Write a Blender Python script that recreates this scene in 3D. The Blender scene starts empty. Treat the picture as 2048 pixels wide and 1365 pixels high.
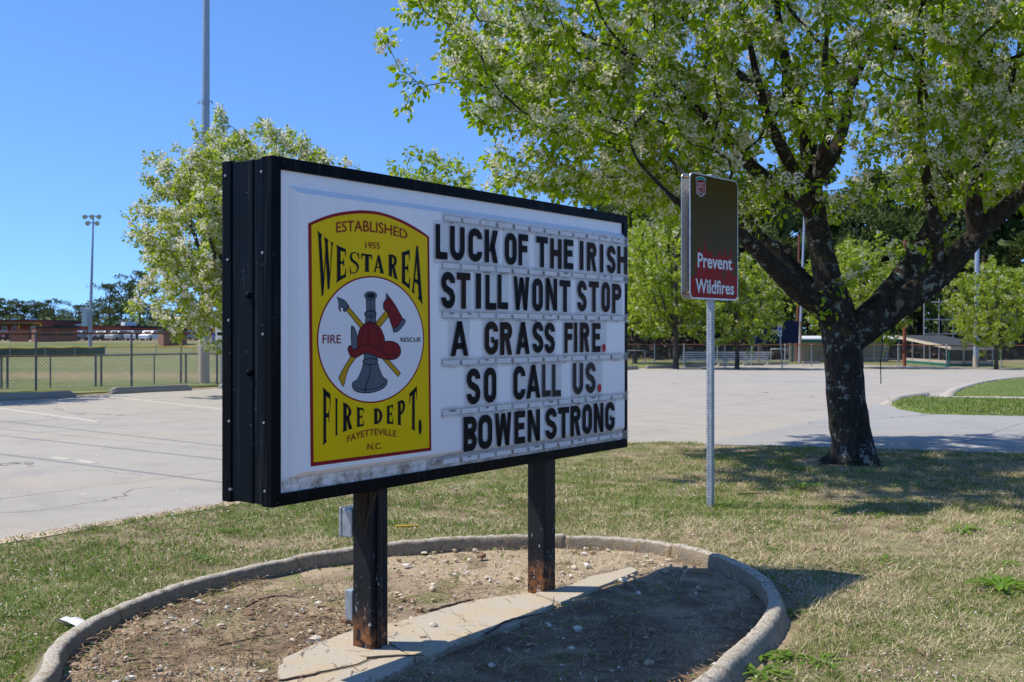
import bpy, bmesh, math, random
import numpy as np
from mathutils import Vector, Matrix
from mathutils.geometry import tessellate_polygon

R = math.radians
scene = bpy.context.scene
COL = scene.collection

# ------------------------------------------------------------------ camera, sky, sun, exposure
F, CX, HZ, EYE = 2190.0, 1024.0, 663.0, 1.60      # focal length (px of a 2048 px wide frame), centre, horizon row, eye height
cd = bpy.data.cameras.new('camera'); cam = bpy.data.objects.new('camera', cd); COL.objects.link(cam)
cam.location = (0, 0, EYE); cam.rotation_euler = (R(90), 0, 0)
cd.sensor_width = 36; cd.lens = 36*F/2048; cd.shift_y = -(682.5-HZ)/2048
cd.clip_end = 3000; cd.clip_start = .05
cd.dof.use_dof = True; cd.dof.focus_distance = 6.2; cd.dof.aperture_fstop = 7.1
scene.camera = cam

SUN_EL, SUN_AZ = 56.0, -86.0                      # azimuth from +Y (away from the camera) towards +X
world = bpy.data.worlds.new('World'); scene.world = world; world.use_nodes = True
wn = world.node_tree; sky = wn.nodes.new('ShaderNodeTexSky'); sky.sky_type = 'NISHITA'
sky.sun_disc = False; sky.sun_elevation = R(SUN_EL); sky.sun_rotation = R(SUN_AZ)
sky.altitude = 900; sky.air_density = 1.0; sky.dust_density = 0.1; sky.ozone_density = 4.0
tint = wn.nodes.new('ShaderNodeMix'); tint.data_type = 'RGBA'; tint.blend_type = 'MULTIPLY'; tint.inputs[0].default_value = 1
tint.inputs[7].default_value = (.80, 1.08, 1.42, 1)          # clear early-spring air: a stronger blue
tc = wn.nodes.new('ShaderNodeTexCoord'); lift = wn.nodes.new('ShaderNodeVectorMath'); lift.operation = 'ADD'; lift.inputs[1].default_value = (0, 0, .085)
wn.links.new(tc.outputs['Generated'], lift.inputs[0]); wn.links.new(lift.outputs[0], sky.inputs[0])   # hazeless horizon, as on that day
wn.links.new(sky.outputs[0], tint.inputs[6]); wn.links.new(tint.outputs[2], wn.nodes['Background'].inputs[0])
wn.nodes['Background'].inputs[1].default_value = .135
sl = bpy.data.lights.new('sun', 'SUN'); sl.energy = 5.0; sl.angle = R(.53); sl.color = (1, .93, .80)
so = bpy.data.objects.new('sun', sl); COL.objects.link(so)
SD = Vector((math.sin(R(SUN_AZ))*math.cos(R(SUN_EL)), math.cos(R(SUN_AZ))*math.cos(R(SUN_EL)), math.sin(R(SUN_EL))))
so.rotation_euler = SD.to_track_quat('Z', 'Y').to_euler(); so.location = SD*50
scene.view_settings.view_transform = 'Standard'; scene.view_settings.look = 'None'
scene.view_settings.exposure = 0.12; scene.view_settings.gamma = 1
scene.cycles.max_bounces = 6; scene.cycles.diffuse_bounces = 3; scene.cycles.glossy_bounces = 3
scene.cycles.transparent_max_bounces = 16; scene.cycles.transmission_bounces = 3
scene.cycles.use_denoising = True
scene.cycles.denoiser = 'OPENIMAGEDENOISE'

# ------------------------------------------------------------------ terrain and photo-to-place helpers
def sst(t):
    t = np.clip(t, 0, 1); return t*t*(3-2*t)
def terr(x, y):
    x = np.asarray(x, float); y = np.asarray(y, float)
    right = -1.25*sst((y-24)/64)*sst((x+4)/10)
    left = (-2.0*sst((y-38)/90) + 2.0*sst((y-150)/34))*(1-sst((x+4)/10))
    return right+left
def G(px, py, off=0.0):
    """the point of the ground seen at photo pixel px, py"""
    k, m = (px-CX)/F, (py-HZ)/F
    y0 = 2.0
    ys = np.geomspace(2, 600, 4000); d = EYE-m*ys-terr(k*ys, ys)
    i = int(np.argmax(d <= 0)) if (d <= 0).any() else len(ys)-1
    y = ys[i] if i == 0 else np.interp(0, [d[i], d[i-1]], [ys[i], ys[i-1]])
    return Vector((k*y, y, float(terr(k*y, y))+off))
def P(px, py, Y):
    return Vector(((px-CX)/F*Y, Y, EYE-(py-HZ)/F*Y))
def inpoly(x, y, poly):
    x = np.asarray(x); y = np.asarray(y); c = np.zeros(x.shape, bool); n = len(poly)
    for i in range(n):
        x0, y0 = poly[i][0], poly[i][1]; x1, y1 = poly[i-1][0], poly[i-1][1]
        if y0 == y1: continue
        c ^= ((y0 > y) != (y1 > y)) & (x < (x1-x0)*(y-y0)/(y1-y0)+x0)
    return c

# ------------------------------------------------------------------ objects
def tag(o, label=None, cat=None, group=None, kind=None):
    if label: o['label'] = label
    if cat: o['category'] = cat
    if group: o['group'] = group
    if kind: o['kind'] = kind
    return o
def thing(name, label, cat, loc=(0, 0, 0), rz=0, group=None):
    o = bpy.data.objects.new(name, None); COL.objects.link(o); o.location = loc; o.rotation_euler = (0, 0, rz)
    o.empty_display_size = .1
    return tag(o, label, cat, group)
def copy_tree(o, parent=None):
    c = o.copy(); COL.objects.link(c)
    if parent is not None: c.parent = parent
    for ch in list(o.children): copy_tree(ch, c)
    return c
def place(o, loc, rz=0, s=1.0, label=None):
    o.location = loc; o.rotation_euler = (0, 0, rz); o.scale = (s, s, s)
    if label: o['label'] = label
    return o
def link(name, me, mats, parent=None):
    for m in mats: me.materials.append(m)
    o = bpy.data.objects.new(name, me); COL.objects.link(o)
    if parent is not None: o.parent = parent
    return o

class MB:
    """collects shapes and links them as one mesh object"""
    def __init__(s): s.v = []; s.f = []; s.m = []; s.sm = []
    def add(s, vs, fs, mi=0, smooth=False):
        b = len(s.v); s.v += [tuple(v) for v in vs]
        for f in fs: s.f.append(tuple(b+i for i in f)); s.m.append(mi); s.sm.append(smooth)
    def box(s, a, b, mi=0, rot=None, ctr=None):
        (x0, y0, z0), (x1, y1, z1) = a, b
        vs = [Vector(p) for p in ((x0,y0,z0),(x1,y0,z0),(x1,y1,z0),(x0,y1,z0),(x0,y0,z1),(x1,y0,z1),(x1,y1,z1),(x0,y1,z1))]
        if rot is not None:
            c = Vector(ctr) if ctr is not None else (vs[0]+vs[6])/2
            vs = [c+rot@(v-c) for v in vs]
        s.add(vs, [(3,2,1,0),(4,5,6,7),(0,1,5,4),(1,2,6,5),(2,3,7,6),(3,0,4,7)], mi)
    def bevbox(s, a, b, bev, mi=0):
        bm = bmesh.new(); bmesh.ops.create_cube(bm, size=1)
        for v in bm.verts:
            v.co = Vector([(a[i]+b[i])/2+v.co[i]*(b[i]-a[i]) for i in range(3)])
        bmesh.ops.bevel(bm, geom=list(bm.edges), offset=bev, segments=2, affect='EDGES', profile=.5)
        bm.verts.index_update()
        s.add([v.co.copy() for v in bm.verts], [[v.index for v in f.verts] for f in bm.faces], mi); bm.free()
    def prism(s, poly, axis, a, b, mi=0):
        """poly of 2D points pushed along axis ('x','y','z') from a to b"""
        n = len(poly)
        def p3(p, h): return {'x': (h, p[0], p[1]), 'y': (p[0], h, p[1]), 'z': (p[0], p[1], h)}[axis]
        vs = [p3(p, a) for p in poly]+[p3(p, b) for p in poly]
        fs = [(i, (i+1) % n, n+(i+1) % n, n+i) for i in range(n)]
        s.add(vs, fs, mi)
        tri = tessellate_polygon([[Vector((p[0], p[1], 0)) for p in poly]])
        s.add(vs, [tuple(t) for t in tri]+[tuple(n+i for i in reversed(t)) for t in tri], mi)
    def tube(s, pts, rad, n=8, mi=0, cap=True, smooth=True):
        pts = [Vector(p) for p in pts]
        if not hasattr(rad, '__len__'): rad = [rad]*len(pts)
        vs, fs = [], []
        up = None
        for i, p in enumerate(pts):
            t = (pts[min(i+1, len(pts)-1)]-pts[max(i-1, 0)]).normalized()
            if up is None:
                up = t.orthogonal().normalized()
            else:
                up = (up-t*up.dot(t)).normalized()
            w = t.cross(up)
            for j in range(n):
                a = 2*math.pi*j/n; vs.append(p+(up*math.cos(a)+w*math.sin(a))*rad[i])
        for i in range(len(pts)-1):
            for j in range(n):
                k = (j+1) % n; fs.append((i*n+j, i*n+k, (i+1)*n+k, (i+1)*n+j))
        s.add(vs, fs, mi, smooth)
        if cap: s.add(vs, [tuple(reversed(range(n))), tuple(range((len(pts)-1)*n, len(pts)*n))], mi)
    def build(s, name, mats, parent=None):
        me = bpy.data.meshes.new(name); me.from_pydata(s.v, [], s.f)
        me.polygons.foreach_set('material_index', s.m); me.polygons.foreach_set('use_smooth', s.sm); me.update()
        return link(name, me, mats if isinstance(mats, (list, tuple)) else [mats], parent)

def mesh_np(name, V, Fc, mats, parent=None, midx=None, attr=None, smooth=False):
    """V (n,3); Fc (m,k) faces of equal size; attr: per-vertex float 'rnd'"""
    V = np.asarray(V, np.float32); Fc = np.asarray(Fc, np.int32); m, k = Fc.shape
    me = bpy.data.meshes.new(name); me.vertices.add(len(V)); me.vertices.foreach_set('co', V.ravel())
    me.loops.add(m*k); me.loops.foreach_set('vertex_index', Fc.ravel())
    me.polygons.add(m); me.polygons.foreach_set('loop_start', np.arange(0, m*k, k, dtype=np.int32))
    try: me.polygons.foreach_set('loop_total', np.full(m, k, np.int32))
    except Exception: pass
    if midx is not None: me.polygons.foreach_set('material_index', np.asarray(midx, np.int32))
    me.polygons.foreach_set('use_smooth', np.full(m, smooth, bool))
    me.update(calc_edges=True)
    if attr is not None:
        a = me.attributes.new('rnd', 'FLOAT', 'POINT'); a.data.foreach_set('value', np.asarray(attr, np.float32))
    return link(name, me, mats if isinstance(mats, (list, tuple)) else [mats], parent)

# ------------------------------------------------------------------ materials
class NT:
    def __init__(s, name):
        s.m = bpy.data.materials.new(name); s.m.use_nodes = True; s.t = s.m.node_tree
        s.b = s.t.nodes['Principled BSDF']; s.out = s.t.nodes['Material Output']; s._pos = None
    def n(s, ty, **kw):
        x = s.t.nodes.new('ShaderNode'+ty)
        for k, v in kw.items(): setattr(x, k, v)
        return x
    def l(s, a, b): s.t.links.new(a, b)
    def inp(s, x, v):
        if hasattr(v, 'is_output') or isinstance(v, bpy.types.NodeSocket): s.l(v, x)
        else: x.default_value = v
    def pos(s, obj=False):
        if obj: return s.n('TexCoord').outputs['Object']
        if s._pos is None: s._pos = s.n('NewGeometry').outputs['Position']
        return s._pos
    def noise(s, scale, detail=3, rough=.55, co=None, stretch=None, dist=0):
        x = s.n('TexNoise'); co = co or s.pos()
        if stretch:
            mp = s.n('Mapping'); mp.inputs['Scale'].default_value = stretch; s.l(co, mp.inputs['Vector']); co = mp.outputs[0]
        s.l(co, x.inputs['Vector']); x.inputs['Scale'].default_value = scale; x.inputs['Detail'].default_value = detail
        x.inputs['Roughness'].default_value = rough; x.inputs['Distortion'].default_value = dist
        return x.outputs['Fac']
    def vor(s, scale, feat='F1', co=None, stretch=None):
        x = s.n('TexVoronoi'); x.feature = feat; co = co or s.pos()
        if stretch:
            mp = s.n('Mapping'); mp.inputs['Scale'].default_value = stretch; s.l(co, mp.inputs['Vector']); co = mp.outputs[0]
        s.l(co, x.inputs['Vector']); x.inputs['Scale'].default_value = scale
        return x.outputs['Distance']
    def ramp(s, fac, stops, interp='LINEAR'):
        x = s.n('ValToRGB'); x.color_ramp.interpolation = interp; e = x.color_ramp.elements
        while len(e) < len(stops): e.new(.5)
        for i, (p, c) in enumerate(stops):
            e[i].position = p; e[i].color = (c, c, c, 1) if not hasattr(c, '__len__') else (*c, 1)
        s.l(fac, x.inputs[0]); return x.outputs[0]
    def mix(s, fac, a, b, mode='MIX'):
        x = s.n('Mix'); x.data_type = 'RGBA'; x.blend_type = mode; s.inp(x.inputs[0], fac)
        for k, v in ((6, a), (7, b)):
            if isinstance(v, (tuple, list)): x.inputs[k].default_value = (*v, 1)
            else: s.l(v, x.inputs[k])
        return x.outputs[2]
    def math(s, op, a, b=None, c=None):
        x = s.n('Math'); x.operation = op; s.inp(x.inputs[0], a)
        if b is not None: s.inp(x.inputs[1], b)
        if c is not None: s.inp(x.inputs[2], c)
        return x.outputs[0]
    def sep(s, co):
        x = s.n('SeparateXYZ'); s.l(co, x.inputs[0]); return x.outputs
    def attr(s, name='rnd'):
        x = s.n('Attribute'); x.attribute_name = name; return x.outputs['Fac']
    def set(s, color=None, rough=None, metal=None, spec=None):
        if color is not None:
            if isinstance(color, (tuple, list)): s.b.inputs['Base Color'].default_value = (*color, 1)
            else: s.l(color, s.b.inputs['Base Color'])
        if rough is not None: s.inp(s.b.inputs['Roughness'], rough)
        if metal is not None: s.inp(s.b.inputs['Metallic'], metal)
        if spec is not None: s.inp(s.b.inputs['Specular IOR Level'], spec)
        return s
    def bump(s, h, strength=.5, dist=.01):
        x = s.n('Bump'); x.inputs['Strength'].default_value = strength; x.inputs['Distance'].default_value = dist
        s.l(h, x.inputs['Height']); s.l(x.outputs[0], s.b.inputs['Normal']); return s

def plain(name, c, rough=.6, metal=0, spec=.2, var=.12, scale=8):
    t = NT(name); nz = t.noise(scale, 4, co=t.pos(True))
    t.set(t.mix(nz, tuple(x*(1-var) for x in c), tuple(min(1, x*(1+var)) for x in c)), rough, metal, spec)
    return t.m

def m_soil(name='soil_and_turf'):
    t = NT(name)
    big = t.noise(.55, 4, .6); med = t.noise(3.2, 5, .65); fine = t.noise(38, 4, .7); xf = t.noise(160, 2, .6)
    soil = t.mix(fine, (.12, .085, .055), (.32, .245, .17))
    straw = t.mix(xf, (.17, .13, .075), (.56, .45, .295))
    gr = t.mix(xf, (.06, .095, .02), (.20, .26, .065))
    c = t.mix(t.ramp(med, [(.42, 0), (.60, 1)]), soil, straw)
    c = t.mix(t.ramp(t.math('ADD', t.math('MULTIPLY', big, .6), t.math('MULTIPLY', fine, .4)), [(.46, 0), (.6, .75)]), c, gr)
    t.set(c, .95, spec=.15).bump(t.math('ADD', fine, t.math('MULTIPLY', xf, .5)), .6, .02)
    return t.m
def m_field():
    t = NT('ball_field_turf')
    y = t.sep(t.pos())[1]
    big = t.noise(.06, 4, .6, stretch=(.5, 1.6, 1)); med = t.noise(.6, 4, .7); fine = t.noise(7, 3, .7)
    g = t.mix(fine, (.10, .14, .038), (.185, .22, .072))
    dry = t.mix(fine, (.22, .205, .10), (.32, .285, .15))
    dirt = t.mix(med, (.29, .20, .12), (.40, .30, .19))
    c = t.mix(t.ramp(t.math('ADD', t.math('MULTIPLY', big, .7), t.math('MULTIPLY', med, .3)), [(.40, 0), (.62, .85)]), g, dry)
    band = t.ramp(t.math('ADD', y, t.math('MULTIPLY', med, 6)), [(.0, 0), (1, 1)])
    k = t.math('SUBTRACT', 1, t.math('MULTIPLY', t.math('ABSOLUTE', t.math('SUBTRACT', t.math('ADD', y, t.math('MULTIPLY', med, 5)), 41.5)), .22))
    c = t.mix(t.math('MULTIPLY', t.math('MAXIMUM', k, 0), .75), c, dirt)
    t.set(c, .95, spec=.1); return t.m
def m_lawn():
    t = NT('lawn_turf'); fine = t.noise(9, 4, .7); med = t.noise(.8, 3)
    c = t.mix(t.ramp(fine, [(.3, 0), (.7, 1)]), (.055, .095, .018), (.19, .25, .07)); c = t.mix(t.ramp(med, [(.45, 0), (.75, .5)]), c, (.22, .22, .1))
    t.set(c, .9, spec=.1).bump(t.noise(30, 3), .7, .04); return t.m
def m_concrete(name, a, b, tan=(.46, .38, .27), joints=True, crack=True):
    t = NT(name)
    big = t.noise(.16, 4, .6, stretch=(1, 1, 1)); med = t.noise(1.1, 5, .65); fine = t.noise(55, 3, .7)
    st = t.noise(.5, 4, .6, stretch=(.25, 1.6, 1))
    c = t.mix(big, a, b)
    c = t.mix(t.ramp(st, [(.5, 0), (.72, .55)]), c, tan)
    c = t.mix(t.math('MULTIPLY', t.ramp(med, [(.3, 1), (.5, 0)]), .28), c, tuple(x*.62 for x in a))
    c = t.mix(t.math('MULTIPLY', fine, .22), c, (.2, .19, .17))
    c = t.mix(t.math('MULTIPLY', t.ramp(t.noise(.33, 6, .7, dist=.8), [(.52, 0), (.66, 1)]), .38), c, (.215, .205, .195))
    c = t.mix(t.math('MULTIPLY', t.ramp(t.noise(2.4, 5, .7, stretch=(.3, 1.3, 1)), [(.58, 0), (.75, 1)]), .3), c, (.55, .47, .36))
    sp = t.vor(1.7); c = t.mix(t.math('MULTIPLY', t.ramp(sp, [(.0, 1), (.035, 1), (.05, 0)]), .5), c, (.62, .58, .5))
    h = fine
    if joints or crack:
        wob = t.math('MULTIPLY', t.math('SUBTRACT', t.noise(.9, 4), .5), .5)
        x, y, _ = t.sep(t.pos()); ca, sa = .586, .8104
        u = t.math('ADD', t.math('MULTIPLY', x, ca), t.math('MULTIPLY', y, sa))
        d = t.math('SUBTRACT', t.math('MULTIPLY', x, sa), t.math('MULTIPLY', y, ca))
        lines = []
        for q, per, o in ((u, 7.4, 1.3), (d, 6.1, 2.2)):
            q2 = t.math('ADD', q, t.math('MULTIPLY', wob, .10))
            fr = t.math('ABSOLUTE', t.math('SUBTRACT', t.math('FRACT', t.math('DIVIDE', t.math('ADD', q2, o+200), per)), .5))
            lines.append(t.math('LESS_THAN', t.math('MULTIPLY', fr, per), .014))
        j = t.math('MAXIMUM', *lines)
        j = t.math('MULTIPLY', j, t.ramp(t.noise(.8, 3), [(.35, .25), (.6, 1)]))
        if crack:
            mp = t.n('Mapping'); mp.inputs['Scale'].default_value = (.17, .12, 0)
            ad = t.n('VectorMath'); ad.operation = 'ADD'; t.l(t.pos(), ad.inputs[0])
            cn = t.n('CombineXYZ'); t.l(t.math('MULTIPLY', wob, 3), cn.inputs[0]); t.l(t.math('MULTIPLY', t.noise(1.3, 4), 1.4), cn.inputs[1])
            t.l(cn.outputs[0], ad.inputs[1]); t.l(ad.outputs[0], mp.inputs[0])
            v = t.n('TexVoronoi'); v.feature = 'DISTANCE_TO_EDGE'; v.inputs['Scale'].default_value = 1; t.l(mp.outputs[0], v.inputs['Vector'])
            cr = t.math('MULTIPLY', t.math('LESS_THAN', v.outputs['Distance'], .0022), t.ramp(t.noise(.35, 2), [(.45, 0), (.55, 1)]))
            j = t.math('MAXIMUM', j, cr)
        c = t.mix(t.math('MULTIPLY', j, .75), c, (.085, .075, .055))
    t.set(c, .88, spec=.25).bump(h, .25, .004)
    return t.m
def m_kerb():
    t = NT('weathered_kerb'); o = t.pos()
    fine = t.noise(85, 4, .75); med = t.noise(6, 5, .7); li = t.noise(14, 5, .7)
    c = t.mix(t.ramp(fine, [(.3, 0), (.7, 1)]), (.20, .155, .10), (.50, .41, .29))
    c = t.mix(t.ramp(med, [(.35, .6), (.55, 0)]), c, (.20, .175, .14))
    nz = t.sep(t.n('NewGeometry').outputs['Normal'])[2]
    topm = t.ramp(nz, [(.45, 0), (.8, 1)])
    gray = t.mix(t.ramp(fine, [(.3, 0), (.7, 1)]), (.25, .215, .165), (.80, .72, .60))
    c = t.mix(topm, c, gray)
    c = t.mix(t.math('MULTIPLY', t.ramp(li, [(.54, 0), (.66, 1)]), .6), c, (.30, .215, .075))
    c = t.mix(t.ramp(t.noise(24, 5, .7), [(.56, 0), (.68, .75)]), c, (.085, .08, .075))
    t.set(c, .95, spec=.15).bump(t.math('ADD', fine, t.math('MULTIPLY', med, 1.5)), .9, .012); return t.m
def m_slab():
    t = NT('sandy_slab'); fine = t.noise(70, 4, .7); med = t.noise(4, 5, .65)
    c = t.mix(fine, (.38, .33, .255), (.56, .50, .40)); c = t.mix(t.ramp(med, [(.42, 0), (.66, .8)]), c, (.50, .385, .235))
    c = t.mix(t.ramp(t.noise(2.2, 4), [(.55, 0), (.7, .5)]), c, (.42, .40, .36))
    t.set(c, .92, spec=.2).bump(t.math('ADD', fine, med), .7, .008); return t.m
def m_bed():
    t = NT('bed_soil'); fine = t.noise(46, 5, .72); med = t.noise(2.6, 4, .6); xf = t.noise(170, 2)
    c = t.mix(fine, (.155, .11, .072), (.35, .265, .18)); c = t.mix(t.ramp(med, [(.44, 0), (.62, .85)]), c, t.mix(xf, (.46, .35, .23), (.66, .53, .36)))
    c = t.mix(t.ramp(t.noise(6, 4), [(.58, 0), (.7, .6)]), c, (.16, .10, .06))
    x, y, _ = t.sep(t.pos()); q = t.math('SUBTRACT', t.math('MULTIPLY', y, .586), t.math('MULTIPLY', x, .8104))
    sandy = t.ramp(t.math('ADD', q, t.math('MULTIPLY', med, 1.2)), [(.0, 0), (1, 0)])
    sandy = t.math('MULTIPLY', t.math('MINIMUM', t.math('MAXIMUM', t.math('MULTIPLY', t.math('SUBTRACT', t.math('ADD', q, t.math('MULTIPLY', med, 1.6)), 4.25), 2.2), 0), 1), t.math('MINIMUM', t.math('MAXIMUM', t.math('SUBTRACT', t.math('ADD', t.math('ADD', t.math('MULTIPLY', x, .586), t.math('MULTIPLY', y, .8104)), med), 5.0), 0), 1))
    c = t.mix(t.math('MULTIPLY', sandy, .8), c, t.mix(xf, (.50, .385, .25), (.70, .57, .40)))
    t.set(c, .95, spec=.12).bump(t.math('ADD', fine, t.math('MULTIPLY', xf, .6)), .9, .022); return t.m

def m_black(name, base=(.005, .008, .012), rough=.36, specks=True):
    t = NT(name); co = t.pos(True)
    c = t.mix(t.noise(5, 4, co=co), tuple(x*.7 for x in base), tuple(x*1.5 for x in base))
    st = t.noise(3, 3, co=co, stretch=(14, 14, .5))
    c = t.mix(t.math('MULTIPLY', t.ramp(st, [(.55, 0), (.8, 1)]), .10), c, (.25, .27, .3))
    if specks:
        v = t.vor(34, co=co); on = t.math('MULTIPLY', t.math('LESS_THAN', v, .055), t.math('GREATER_THAN', t.noise(5, 2, co=co), .52))
        c = t.mix(t.math('MULTIPLY', on, .8), c, (.5, .5, .48))
    t.set(c, t.ramp(t.noise(9, 3, co=co), [(.3, rough-.08), (.7, rough+.14)]), spec=.05)
    return t.m
def m_post():
    t = NT('rusting_black_post'); co = t.pos(True); z = t.sep(co)[2]
    c = t.mix(t.noise(7, 4, co=co), (.010, .011, .013), (.030, .031, .033))
    dull = t.ramp(t.noise(4.5, 4, co=co, stretch=(2, 2, .8)), [(.62, 0), (.8, 1)]); c = t.mix(t.math('MULTIPLY', dull, .25), c, (.20, .16, .16))
    chip = t.math('MULTIPLY', t.ramp(t.noise(26, 5, .75, co=co, stretch=(1.4, 1.4, .55)), [(.625, 0), (.65, 1)]), t.ramp(z, [(.34, 1), (.58, 0)]))
    c = t.mix(chip, c, (.52, .53, .56))
    low = t.ramp(t.math('ADD', z, t.math('MULTIPLY', t.noise(14, 4, co=co), .22)), [(.22, 1), (.34, 0)])
    ru = t.ramp(t.noise(17, 5, .7, co=co), [(.42, 0), (.58, 1)])
    c = t.mix(t.math('MULTIPLY', low, t.math('MULTIPLY', ru, .9)), c, t.mix(t.noise(45, 3, co=co), (.16, .055, .018), (.42, .18, .065)))
    pk = t.math('MULTIPLY', low, t.ramp(t.noise(30, 4, co=co), [(.64, 0), (.67, 1)])); c = t.mix(pk, c, (.62, .5, .38))
    t.set(c, t.mix(low, (.42,)*3, (.85,)*3), spec=.15).bump(t.noise(40, 4, co=co), .35, .004); return t.m
def m_face():
    t = NT('white_acrylic'); co = t.pos(True); z = t.sep(co)[2]; x = t.sep(co)[0]
    c = t.mix(t.noise(1.6, 3, co=co), (.86, .865, .875), (.90, .90, .905))
    c = t.mix(t.math('MULTIPLY', t.ramp(t.noise(2.5, 4, co=co, stretch=(9, 9, .4)), [(.5, 0), (.85, 1)]), .12), c, (.5, .47, .43))
    zz = t.math('ADD', z, t.math('MULTIPLY', t.math('SUBTRACT', t.noise(24, 4, .7, co=co), .5), .05))
    low = t.ramp(zz, [(.925, 1), (.955, 0)])
    dirt = t.ramp(t.noise(15, 6, .75, co=co), [(.40, 0), (.62, 1)])
    edge = t.ramp(t.math('ABSOLUTE', t.math('SUBTRACT', zz, .945)), [(.0, 1), (.012, 0)])
    low = t.math('MAXIMUM', low, t.math('MULTIPLY', edge, t.ramp(t.noise(6, 4, co=co), [(.45, 0), (.6, 1)])))
    c = t.mix(t.math('MULTIPLY', low, t.math('ADD', t.math('MULTIPLY', dirt, .75), .12)), c, (.16, .125, .075))
    t.set(c, .28, spec=.5); return t.m
def m_clear(name, tint=(.82, .82, .84), a=.16, dirt=.35):
    t = NT(name); co = t.pos(True)
    tr = t.n('BsdfTransparent'); tr.inputs[0].default_value = (.985, .985, .985, 1)
    c = t.mix(t.math('MULTIPLY', t.ramp(t.noise(11, 5, .7, co=co), [(.5, 0), (.75, 1)]), dirt), tint, (.33, .25, .2))
    t.set(c, .2, spec=.25)
    mx = t.n('MixShader'); fac = t.math('ADD', a, t.math('MULTIPLY', t.ramp(t.noise(14, 5, .7, co=co), [(.5, 0), (.8, 1)]), dirt*.9))
    t.l(fac, mx.inputs[0]); t.l(tr.outputs[0], mx.inputs[1]); t.l(t.b.outputs[0], mx.inputs[2]); t.l(mx.outputs[0], t.out.inputs[0])
    return t.m
def m_glyph(name, c, faded=(.06, .04, .035)):
    t = NT(name); co = t.pos(True)
    k = t.mix(t.ramp(t.noise(5, 3, co=co), [(.4, 0), (.7, 1)]), c, faded)
    t.set(k, t.ramp(t.noise(20, 3, co=co), [(.3, .3), (.7, .5)]), spec=.05); return t.m
def m_bark(name, dark=(.016, .013, .011), lite=(.085, .07, .056), lichen=.85, scale=1.0):
    t = NT(name); co = t.pos(True)
    rg = t.noise(16*scale, 5, .7, co=co, stretch=(2.6, 2.6, .45), dist=.6)
    c = t.mix(t.ramp(rg, [(.32, 0), (.7, 1)]), dark, lite)
    if lichen:
        z = t.sep(co)[2]
        lm = t.math('MULTIPLY', t.ramp(t.noise(9*scale, 5, .75, co=co), [(.56, 0), (.59, 1)]), lichen)
        lm = t.math('MULTIPLY', lm, t.ramp(t.noise(2.2, 3, co=co), [(.42, 0), (.55, 1)]))
        c = t.mix(lm, c, t.mix(t.noise(60, 3, co=co), (.22, .27, .24), (.46, .50, .46)))
        c = t.mix(t.math('MULTIPLY', t.ramp(t.noise(6*scale, 4, co=co), [(.62, 0), (.7, 1)]), .35), c, (.14, .15, .03))
    t.set(c, .92, spec=.2).bump(rg, 1.0, .05/scale); return t.m
def m_leaf(name, dark, lite, yellow=(.30, .33, .035), trans=.5, gloss=.42):
    t = NT(name); r = t.attr()
    c = t.ramp(r, [(0, dark), (.7, lite), (.93, lite), (1, yellow)])
    t.set(c, gloss, spec=.38)
    tl = t.n('BsdfTranslucent'); t.l(t.mix(.35, c, (.55, .75, .05), 'MULTIPLY') if False else c, tl.inputs[0])
    bright = t.n('HueSaturation'); bright.inputs['Value'].default_value = 1.5; bright.inputs['Saturation'].default_value = 1.08
    t.l(c, bright.inputs['Color']); t.l(bright.outputs[0], tl.inputs[0])
    mx = t.n('MixShader'); mx.inputs[0].default_value = trans
    t.l(t.b.outputs[0], mx.inputs[1]); t.l(tl.outputs[0], mx.inputs[2]); t.l(mx.outputs[0], t.out.inputs[0])
    return t.m
def m_attr(name, stops, rough=.8, spec=.2, trans=0):
    t = NT(name); c = t.ramp(t.attr(), stops); t.set(c, rough, spec=spec)
    if trans:
        tl = t.n('BsdfTranslucent'); t.l(c, tl.inputs[0]); mx = t.n('MixShader'); mx.inputs[0].default_value = trans
        t.l(t.b.outputs[0], mx.inputs[1]); t.l(tl.outputs[0], mx.inputs[2]); t.l(mx.outputs[0], t.out.inputs[0])
    return t.m
def m_galv(name='galvanised_steel', c=(.40, .42, .44), rough=.5):
    t = NT(name); co = t.pos(True); k = t.mix(t.vor(30, co=co), tuple(x*.75 for x in c), tuple(min(1, x*1.2) for x in c))
    k = t.mix(t.math('MULTIPLY', t.ramp(t.noise(6, 4, co=co), [(.5, 0), (.8, 1)]), .3), k, (.62, .62, .6))
    t.set(k, rough, .55, .5); return t.m
def m_brick():
    t = NT('red_brick'); co = t.pos(True); b = t.n('TexBrick'); t.l(co, b.inputs['Vector'])
    mp = t.n('Mapping'); mp.inputs['Rotation'].default_value = (R(90), 0, 0); t.l(co, mp.inputs[0]); t.l(mp.outputs[0], b.inputs['Vector'])
    b.inputs['Scale'].default_value = 4; b.inputs['Color1'].default_value = (.30, .085, .05, 1); b.inputs['Color2'].default_value = (.22, .06, .04, 1)
    b.inputs['Mortar'].default_value = (.3, .2, .16, 1); b.inputs['Mortar Size'].default_value = .012
    t.set(b.outputs[0], .9, spec=.2); return t.m

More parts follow.
